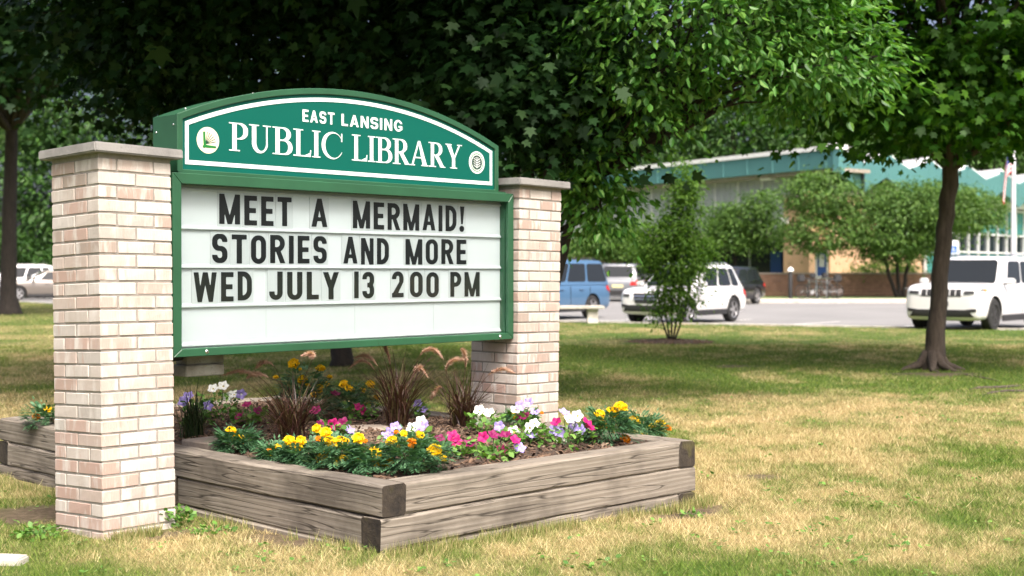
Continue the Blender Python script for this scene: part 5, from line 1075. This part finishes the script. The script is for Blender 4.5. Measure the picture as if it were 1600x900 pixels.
car('grey-brown sedan half hidden by the near pillar', carpos(72, 66.5), hl, 4.7, 1.83, 1.50, 2.75, 'taupe', 'sedan', .34)
# ================================================================== library building
M['teal_metal'] = plain('teal_metal_fascia', lin(.07, .195, .195), .45, var=.08, scale=.5); M['teal_seam'] = plain('teal_seam', lin(.11, .27, .265), .45)
M['roof_white'] = plain('white_roof', lin(.78, .78, .77), .6); M['soffit'] = conc('soffit_concrete', lin(.34, .30, .25), lin(.22, .19, .16)); M['grey_panel'] = plain('grey_panel', lin(.36, .375, .41), .6, var=.1, scale=.6); M['white_metal'] = plain('white_metal', lin(.62, .63, .64), .5)
M['tan_brick'] = plain('tan_brick', lin(.47, .30, .18), .9, var=.14, scale=3); M['red_brick'] = plain('garden_wall_brick', lin(.26, .15, .10), .9, var=.25, scale=5)
M['dark_glass'] = plain('dark_glass', lin(.02, .03, .035), .08, spec=.7); M['teal_glass'] = plain('teal_spandrel', lin(.06, .23, .22), .15, spec=.6); M['poster_blue'] = plain('blue_poster', lin(.03, .09, .33), .6)
Cn = Vector((18.5, 75, 0)); Uv = Vector((-.534, .845, 0)).normalized(); Nv = Vector((Uv.y * -1, Uv.x, 0)); Nv = Nv if Nv.y < 0 else -Nv
bld = empty('library_building', (Cn.x, Cn.y, 0), math.atan2(Uv.y, Uv.x), 'low library building with teal roof fascia and grey panelled upper wall', 'building')
# local: x along the left facade away from the corner, y: outward = sgn, so "inward" = -sgn
sg = 1 if Matrix.Rotation(-math.atan2(Uv.y, Uv.x), 3, 'Z') @ Nv @ Vector((0, 1, 0)) > 0 else -1
LB = 46
def bbox(nm, mat, x0, x1, o0, o1, z0, z1, parent=None, bevel=0):   # o = distance outward from the fascia line
    a, b = sorted((o0 * sg, o1 * sg)); return MB().box(x0, a, z0, x1, b, z1).build(nm, mat, parent or bld, bevel=bevel)
fas = bbox('fascia', M['teal_metal'], 0, LB, 0, -.3, 7.2, 8.25)
for k in range(20): bbox('fascia_seam', M['teal_seam'], .9 + 2.2 * k, .98 + 2.2 * k, .05, .002, 7.22, 8.23, fas)
bbox('roof_edge', M['roof_white'], .05, LB, .1, -1.2, 8.25, 8.5)
bbox('soffit', M['soffit'], .3, LB - .02, -.31, -2.9, 7.0, 7.2)
wl_ = bbox('upper_wall', M['grey_panel'], 5.2, LB, -1.3, -1.7, 3.75, 7.0)
for k in range(18): bbox('mullion', M['white_metal'], 5.3 + 2.2 * k, 5.42 + 2.2 * k, -1.2, -1.298, 3.76, 6.98, wl_)
for k in range(70): bbox('panel_rib', M['grey_panel'], 5.6 + .55 * k, 5.68 + .55 * k, -1.26, -1.299, 3.77, 6.97, wl_) if k < 50 else None
for k in range(4): bbox('soffit_light', M['roof_white'], 6 + 7 * k, 7 + 7 * k, -.5, -1.0, 6.88, 6.998, None, .03)
bbox('upper_slab', M['soffit'], 5.1, LB, -1.1, -8, 3.45, 3.75)
gw = bbox('ground_glazing', M['dark_glass'], 5, LB, -5.5, -5.8, 0, 3.45)
for k in range(16): bbox('glazing_bar', M['white_metal'], 6 + 2.4 * k, 6.1 + 2.4 * k, -5.4, -5.498, 0, 3.44, gw)
bbox('glazing_rail', M['white_metal'], 5, LB, -5.4, -5.497, 1.0, 1.1, gw)
for x in (8.2, 10.0, 19.): bbox('poster', M['poster_blue'], x, x + 1.0, -5.2, -5.396, .6, 2.6, gw)
bbox('brick_pier', M['tan_brick'], 1.2, 5.0, -.6, -3.4, 0, 5.7); bbox('brick_pier', M['tan_brick'], 27.5, 30, -2, -6, 0, 3.44); bbox('parapet_cap', M['soffit'], 1.1, 5.1, -.5, -3.5, 5.7, 5.9)
bbox('clerestory', M['dark_glass'], .8, 5.0, -2.8, -3.0, 5.92, 6.99); 
for k in range(3): bbox('clerestory_post', M['white_metal'], 1.2 + 1.6 * k, 1.45 + 1.6 * k, -2.4, -2.79, 5.91, 6.98)
bbox('wall_lamp', M['roof_white'], 4.5, 4.95, -.3, -.6, 4.1, 4.5, None, .04)
# right wing, receding to the right, with saw-tooth roofs
Wv = Vector((.655, .756, 0)).normalized(); Wn = Vector((Wv.y, -Wv.x, 0)); wing = empty('library_wing', (Cn.x, Cn.y, 0), math.atan2(Wv.y, Wv.x), 'library wing with a row of saw-tooth teal roofs receding to the right', 'building')
def wbox(nm, mat, x0, x1, o0, o1, z0, z1, parent=None, bevel=0): a, b = sorted((-o0, -o1)); return MB().box(x0, a, z0, x1, b, z1).build(nm, mat, parent or wing, bevel=bevel)
for k in range(6):
    x = .02 + 6.2 * k; tz = 8.4; low_ = 6.7
    rf = MB().prism([(x, low_ + .25), (x, tz), (x + .25, tz), (x + 3.4, low_ + .95), (x + 6.18, tz - .2), (x + 6.18, low_ + .25), (x + 3.4, low_ - .75), (x + .2, low_ + .25)], .05, .35, 'y').build('saw_tooth_fascia', M['teal_metal'], wing)
    for q in range(8): MB().box(x + .4 + .72 * q, .02, low_ + .35, x + .46 + .72 * q, .048, low_ + .6).build('fascia_seam', M['teal_seam'], rf)
    pr = [(x, tz + .01), (x + .28, tz + .01), (x + 3.4, low_ + .97), (x + 6.18, tz - .18), (x + 6.18, tz + .02), (x + 3.4, low_ + 1.15), (x + .28, tz + .2), (x, tz + .2)]; sh = Matrix.Rotation(-math.atan2(Wv.y, Wv.x), 3, 'Z') @ Vector((-.25, .97, 0)) * 8
    MB().add([(a_, .2, c_) for a_, c_ in pr] + [(a_ + sh.x, .2 + sh.y, c_) for a_, c_ in pr], [tuple(range(8)), tuple(range(15, 7, -1))] + [(q, q + 8, (q + 1) % 8 + 8, (q + 1) % 8) for q in range(8)]).build('roof_plane', M['roof_white'], wing)
wbox('brick_wall', M['tan_brick'], .3, 15, -1.6, -2, 0, 3.3); wbox('upper_brick', M['tan_brick'], .3, 9, -1.9, -2.3, 3.3, 5.95)
w2 = wbox('window_wall', M['dark_glass'], 15, 40, -1.5, -2, 0, 6.0)
for k in range(14): wbox('mullion', M['white_metal'], 15 + 1.8 * k, 15.14 + 1.8 * k, -1.35, -1.498, 0, 5.99, w2)
for z in (0.9, 2.6, 3.9, 5.75): wbox('transom', M['white_metal'], 15, 40, -1.36, -1.496, z, z + .12, w2)
for k in range(13):
    wbox('spandrel', M['teal_glass'], 15.2 + 1.8 * k, 16.74 + 1.8 * k, -1.45, -1.499, 4.05, 5.7, w2); wbox('spandrel', M['teal_glass'], 15.2 + 1.8 * k, 16.74 + 1.8 * k, -1.45, -1.499, 1.05, 2.55, w2)
wbox('white_band', M['roof_white'], 9, 40, -1.2, -2.2, 6.0, 6.45)
wbox('blue_door', M['poster_blue'], 2.3, 3.3, -1.5, -1.598, 0, 2.1); wbox('blue_door', M['poster_blue'], 4.6, 5.4, -1.5, -1.598, 0, 2.1)
# low brick wall of courses in front
lw = empty('garden_wall', (8.7, 68, .03), 0, 'low red-brown brick garden wall in front of the library', 'wall')
for c in range(7): MB().box(2.2, -.15 + .004 * (c % 2), .16 * c, 21, .15 - .004 * (c % 2), .16 * c + .152).build('brick_course', M['red_brick'], lw)
MB().box(2.1, -.19, 1.12, 21.1, .19, 1.20).build('coping', M['soffit'], lw, bevel=.01)

# ================================================================== street furniture
g = gnd(893, 502); bench = empty('concrete_bench', (g.x - .55, 35.2, -.08), R(4), 'pale concrete bench on the lawn edge beside the right pillar', 'bench')
MB().box(-1.0, -.22, .37, 1.0, .22, .46).build('seat', M['concrete'], bench, bevel=.02, seg=2)
for x in (-.7, .7): MB().prism([(-.16, -.05), (.16, -.05), (.11, .12), (.11, .28), (.17, .37), (-.17, .37), (-.11, .28), (-.11, .12)], x - .14, x + .14, 'x').build('leg', M['concrete'], bench, bevel=.01)
# accessible parking sign
p = carpos(1489, 46.); sgn = empty('parking_sign', (p.x, p.y, -.12), R(-8), 'small white sign with blue wheelchair symbol on a post behind the slim trunk', 'sign')
M['sign_blue'] = plain('sign_blue', lin(.02, .13, .45), .5); MB().tube([(0, 0, 0), (0, 0, 2.5)], .03, 8).build('post', M['steel'], sgn)
pl = MB().box(-.16, -.045, 2.02, .16, -.035, 2.49).build('plate', M['sign_white'], sgn, bevel=.002); MB().box(-.12, -.050, 2.06, .12, -.0455, 2.30).build('blue_square', M['sign_blue'], pl)
wc = U(Su(El(0.02, -.28, .46, .46), El(.02, -.28, .33, .33), Pg((.1, .3), (.6, .3), (.6, -.1), (.02, -.2))), El(-.08, .80, .15, .15), Bx(-.16, -.1, -.01, .6), Bx(-.1, .18, .3, .3), Bx(-.1, -.12, .45, .02), Pg((.33, .02), (.47, .02), (.68, -.55), (.54, -.6)))
field_mesh('wheelchair_symbol', wc, -.7, -1, .9, 1.1, 24, .10, .10, .001, M['sign_white'], pl, (0, -.0525, 2.18))
# flagpole and flag
p = carpos(1583, 60.); fp = empty('flagpole', (p.x, p.y, .03), 0, 'white flagpole in front of the library wing', 'flagpole')
MB().tube([(0, 0, 0), (0, 0, 9.5)], [.12, .07], 12).build('pole', M['white_metal'], fp, smooth=True); MB().lathe([(.02, 9.5), (.09, 9.56), (.11, 9.62), (.07, 9.70), (.01, 9.73)], 12).build('finial', M['chrome'], fp, smooth=True); MB().lathe([(.25, 0), (.25, .06), (.15, .12), (.13, .3)], 14).build('base', M['concrete'], fp)
def flag_mat():
    k = NT('flag_cloth'); a = k.n('Attribute', attribute_name='tint'); sp = k.n('SeparateColor'); k.l(a.outputs['Color'], sp.inputs[0])
    m1 = k.n('Math', operation='MULTIPLY'); m1.inputs[1].default_value = 6.5; k.l(sp.outputs[1], m1.inputs[0]); fr = k.n('Math', operation='FRACT'); k.l(m1.outputs[0], fr.inputs[0]); gt = k.n('Math', operation='GREATER_THAN'); gt.inputs[1].default_value = .5; k.l(fr.outputs[0], gt.inputs[0])
    st = k.mix(gt.outputs[0], lin(.42, .02, .03), lin(.72, .72, .70)); cu = k.n('Math', operation='LESS_THAN'); cu.inputs[1].default_value = .4; k.l(sp.outputs[0], cu.inputs[0]); cv = k.n('Math', operation='LESS_THAN'); cv.inputs[1].default_value = .54; k.l(sp.outputs[1], cv.inputs[0]); an = k.n('Math', operation='MULTIPLY'); k.l(cu.outputs[0], an.inputs[0]); k.l(cv.outputs[0], an.inputs[1])
    k.l(k.mix(an.outputs[0], st, lin(.025, .05, .2)), k.b.inputs['Base Color']); k.set(Roughness=.8); return k.m
nu, nv = 26, 20; Vf = []; At = []
for j in range(nv + 1):
    for i in range(nu + 1):
        u, v = i / nu, j / nv    # u along the fly, v down the hoist; limp: the fly hangs down
        Vf.append((-.08 - .42 * math.sin(u * 2.4) * (.7 + .3 * v) - .03 * math.sin(9 * u), .10 * math.sin(u * 13 + v * 1.5) * u ** .5, 6.85 - v * 1.1 - 1.45 * u ** 1.25)); At.append((u, v, 0, 1))
i = (np.arange(nv)[:, None] * (nu + 1) + np.arange(nu)[None]).ravel(); fl = np_mesh('flag', Vf, np.stack([i, i + 1, i + nu + 2, i + nu + 1], 1), flag_mat(), None, True, At); fl.location = (p.x, p.y, .03)
tag(fl, 'limp striped flag with blue canton hanging on the white flagpole', 'flag')
# bollard lamp
p = at_d(1235, 462, 62.); bo = empty('bollard_lamp', (p.x, 62., .034), 0, 'black bollard lamp with pale cap left of the bicycles', 'bollard')
MB().lathe([(.10, 0), (.10, 1.2), (.085, 1.25)], 16).build('post', M['trim'], bo, smooth=True); MB().lathe([(.08, 1.25), (.15, 1.27), (.14, 1.36), (.06, 1.45), (.01, 1.47)], 16).build('cap', M['roof_white'], bo, smooth=True)
# notice board
p = at_d(1284, 424, 66.); nb = empty('notice_board', (p.x, 66., .03), R(-10), 'white framed notice board behind the bicycles', 'notice board')
fr = MB().box(-.32, -.05, .9, .32, .05, 2.35).build('frame', M['roof_white'], nb, bevel=.02); MB().box(-.22, -.058, 1.05, .22, -.0505, 2.2).build('notice', M['poster_blue'], fr); MB().box(-.14, -.064, 1.5, .12, -.0585, 2.1).build('notice', M['sign_white'], fr)
for x in (-.25, .25): MB().tube([(x, 0, 0), (x, 0, .9)], .035, 8).build('post', M['white_metal'], nb)
# bicycles
def bicycle(label, pos, rz, col, bag=True):
    root = empty('bicycle', pos, rz, label, 'bicycle', 'bicycles at the rack'); fm = plain('bike_' + label.split()[0], col, .35, var=.05)
    for x in (-.52, .52):
        w = empty('wheel', (x, 0, .34), 0); w.parent = root; ring = [(.33 * math.cos(2 * math.pi * k / 28), 0, .33 * math.sin(2 * math.pi * k / 28)) for k in range(29)]
        MB().tube(ring, .021, 6, cap=False).build('tyre', M['rubber'], w, smooth=True); mb = MB()
        for k in range(14): a = 2 * math.pi * k / 14; mb.tube([(0, .02 * (-1) ** k, 0), (.31 * math.cos(a), 0, .31 * math.sin(a))], .003, 4)
        mb.build('spokes', M['alloy'], w)
    mb = MB(); A = {'bb': (-.05, 0, .29), 'st': (-.2, 0, .78), 'hd': (.36, 0, .80), 'hl': (.39, 0, .66), 'ra': (-.52, 0, .34), 'fa': (.52, 0, .34)}
    for a, b in (('bb', 'st'), ('st', 'hd'), ('bb', 'hl'), ('hd', 'hl'), ('bb', 'ra'), ('st', 'ra')): mb.tube([A[a], A[b]], .018 if 'ra' not in (a, b) else .011, 8)
    mb.build('frame', fm, root, smooth=True); MB().tube([A['hd'], A['hl'], (.43, 0, .52), A['fa']], .014, 8).build('fork', fm, root, smooth=True)
    MB().tube([A['st'], (-.235, 0, .90)], .013, 8).build('seat_post', M['steel'], root); MB().prism([(-.40, -.08), (-.36, -.09), (-.12, -.03), (-.10, 0), (-.12, .03), (-.36, .09), (-.40, .08)], .90, .95, 'z').build('saddle', M['trim'], root, bevel=.015)
    MB().tube([(.30, -.28, 1.0), (.34, -.24, 1.03), (.38, -.06, .98), (.37, 0, .96), (.38, .06, .98), (.34, .24, 1.03), (.30, .28, 1.0)], .013, 8).build('handlebar', M['trim'], root, smooth=True); MB().tube([(.36, 0, .80), (.37, 0, .97)], .014, 8).build('stem', M['trim'], root)
    MB().tube([(.02, -.06, .29), (.02, .06, .29)], .03, 10).tube([(-.05, -.06, .29), (-.12, -.06, .15)], .01, 6).tube([(-.05, .06, .29), (.02, .06, .43)], .01, 6).build('crank', M['steel'], root)
    MB().lathe([(.07, -.004), (.09, -.002), (.09, .002), (.07, .004)], 18, Matrix.Translation((-.05, -.05, .29)) @ Matrix.Rotation(R(90), 4, 'X')).build('chainring', M['steel'], root)
    if bag: MB().box(-.75, -.16, .78, -.42, .16, 1.12).build('rear_basket', M['trim'], root, bevel=.05, seg=2); MB().box(.42, -.17, .95, .68, .17, 1.2).build('front_bag', M['trim'], root, bevel=.05, seg=2)
    return root
bicycle('dark green bicycle with bags, left one of the two parked', Vector(((1269 - 800) / FPX * 61, 60.8, .036)), R(6), lin(.03, .05, .04)); bicycle('pale bicycle with black bags, right one of the two parked', Vector(((1291 - 800) / FPX * 61, 61.3, .036)), R(176), lin(.16, .17, .18))
rk = empty('bike_rack', ((1280 - 800) / FPX * 61, 61.05, .034), 0, 'steel hoop bicycle rack between the parked bicycles', 'bike rack')
for x in (-.5, .4): MB().tube([(x, 0, 0), (x, 0, .7)] + [(x + .22 - .22 * math.cos(t), 0, .7 + .2 * math.sin(t)) for t in (.5, 1.57, 2.6)] + [(x + .44, 0, .7), (x + .44, 0, 0)], .025, 8).build('hoop', M['trim'], rk, smooth=True)
# low yellow-green planting behind the wall
for i_, (px, rr, lab) in enumerate([(1352, .8, 'bright green low shrub behind the garden wall, left one'), (1385, 1.0, 'bright green low shrub behind the garden wall, middle one'), (1412, .7, 'bright green low shrub behind the garden wall, right one')]):
    x = (px - 800) / FPX * 70; tree('low_shrub', lab, (x, 70, .03), [(x, 70, .0, .04), (x, 70, 1.0, .02)], [(x, 70, 1.15, rr, rr * .8, .75, 1)], 60, 26, .12, OVAL, M['shrub_leaf'], M['bark_dark'], 120 + i_, .6, .22, 6, .5, cat='shrub', group='low shrubs behind the garden wall')
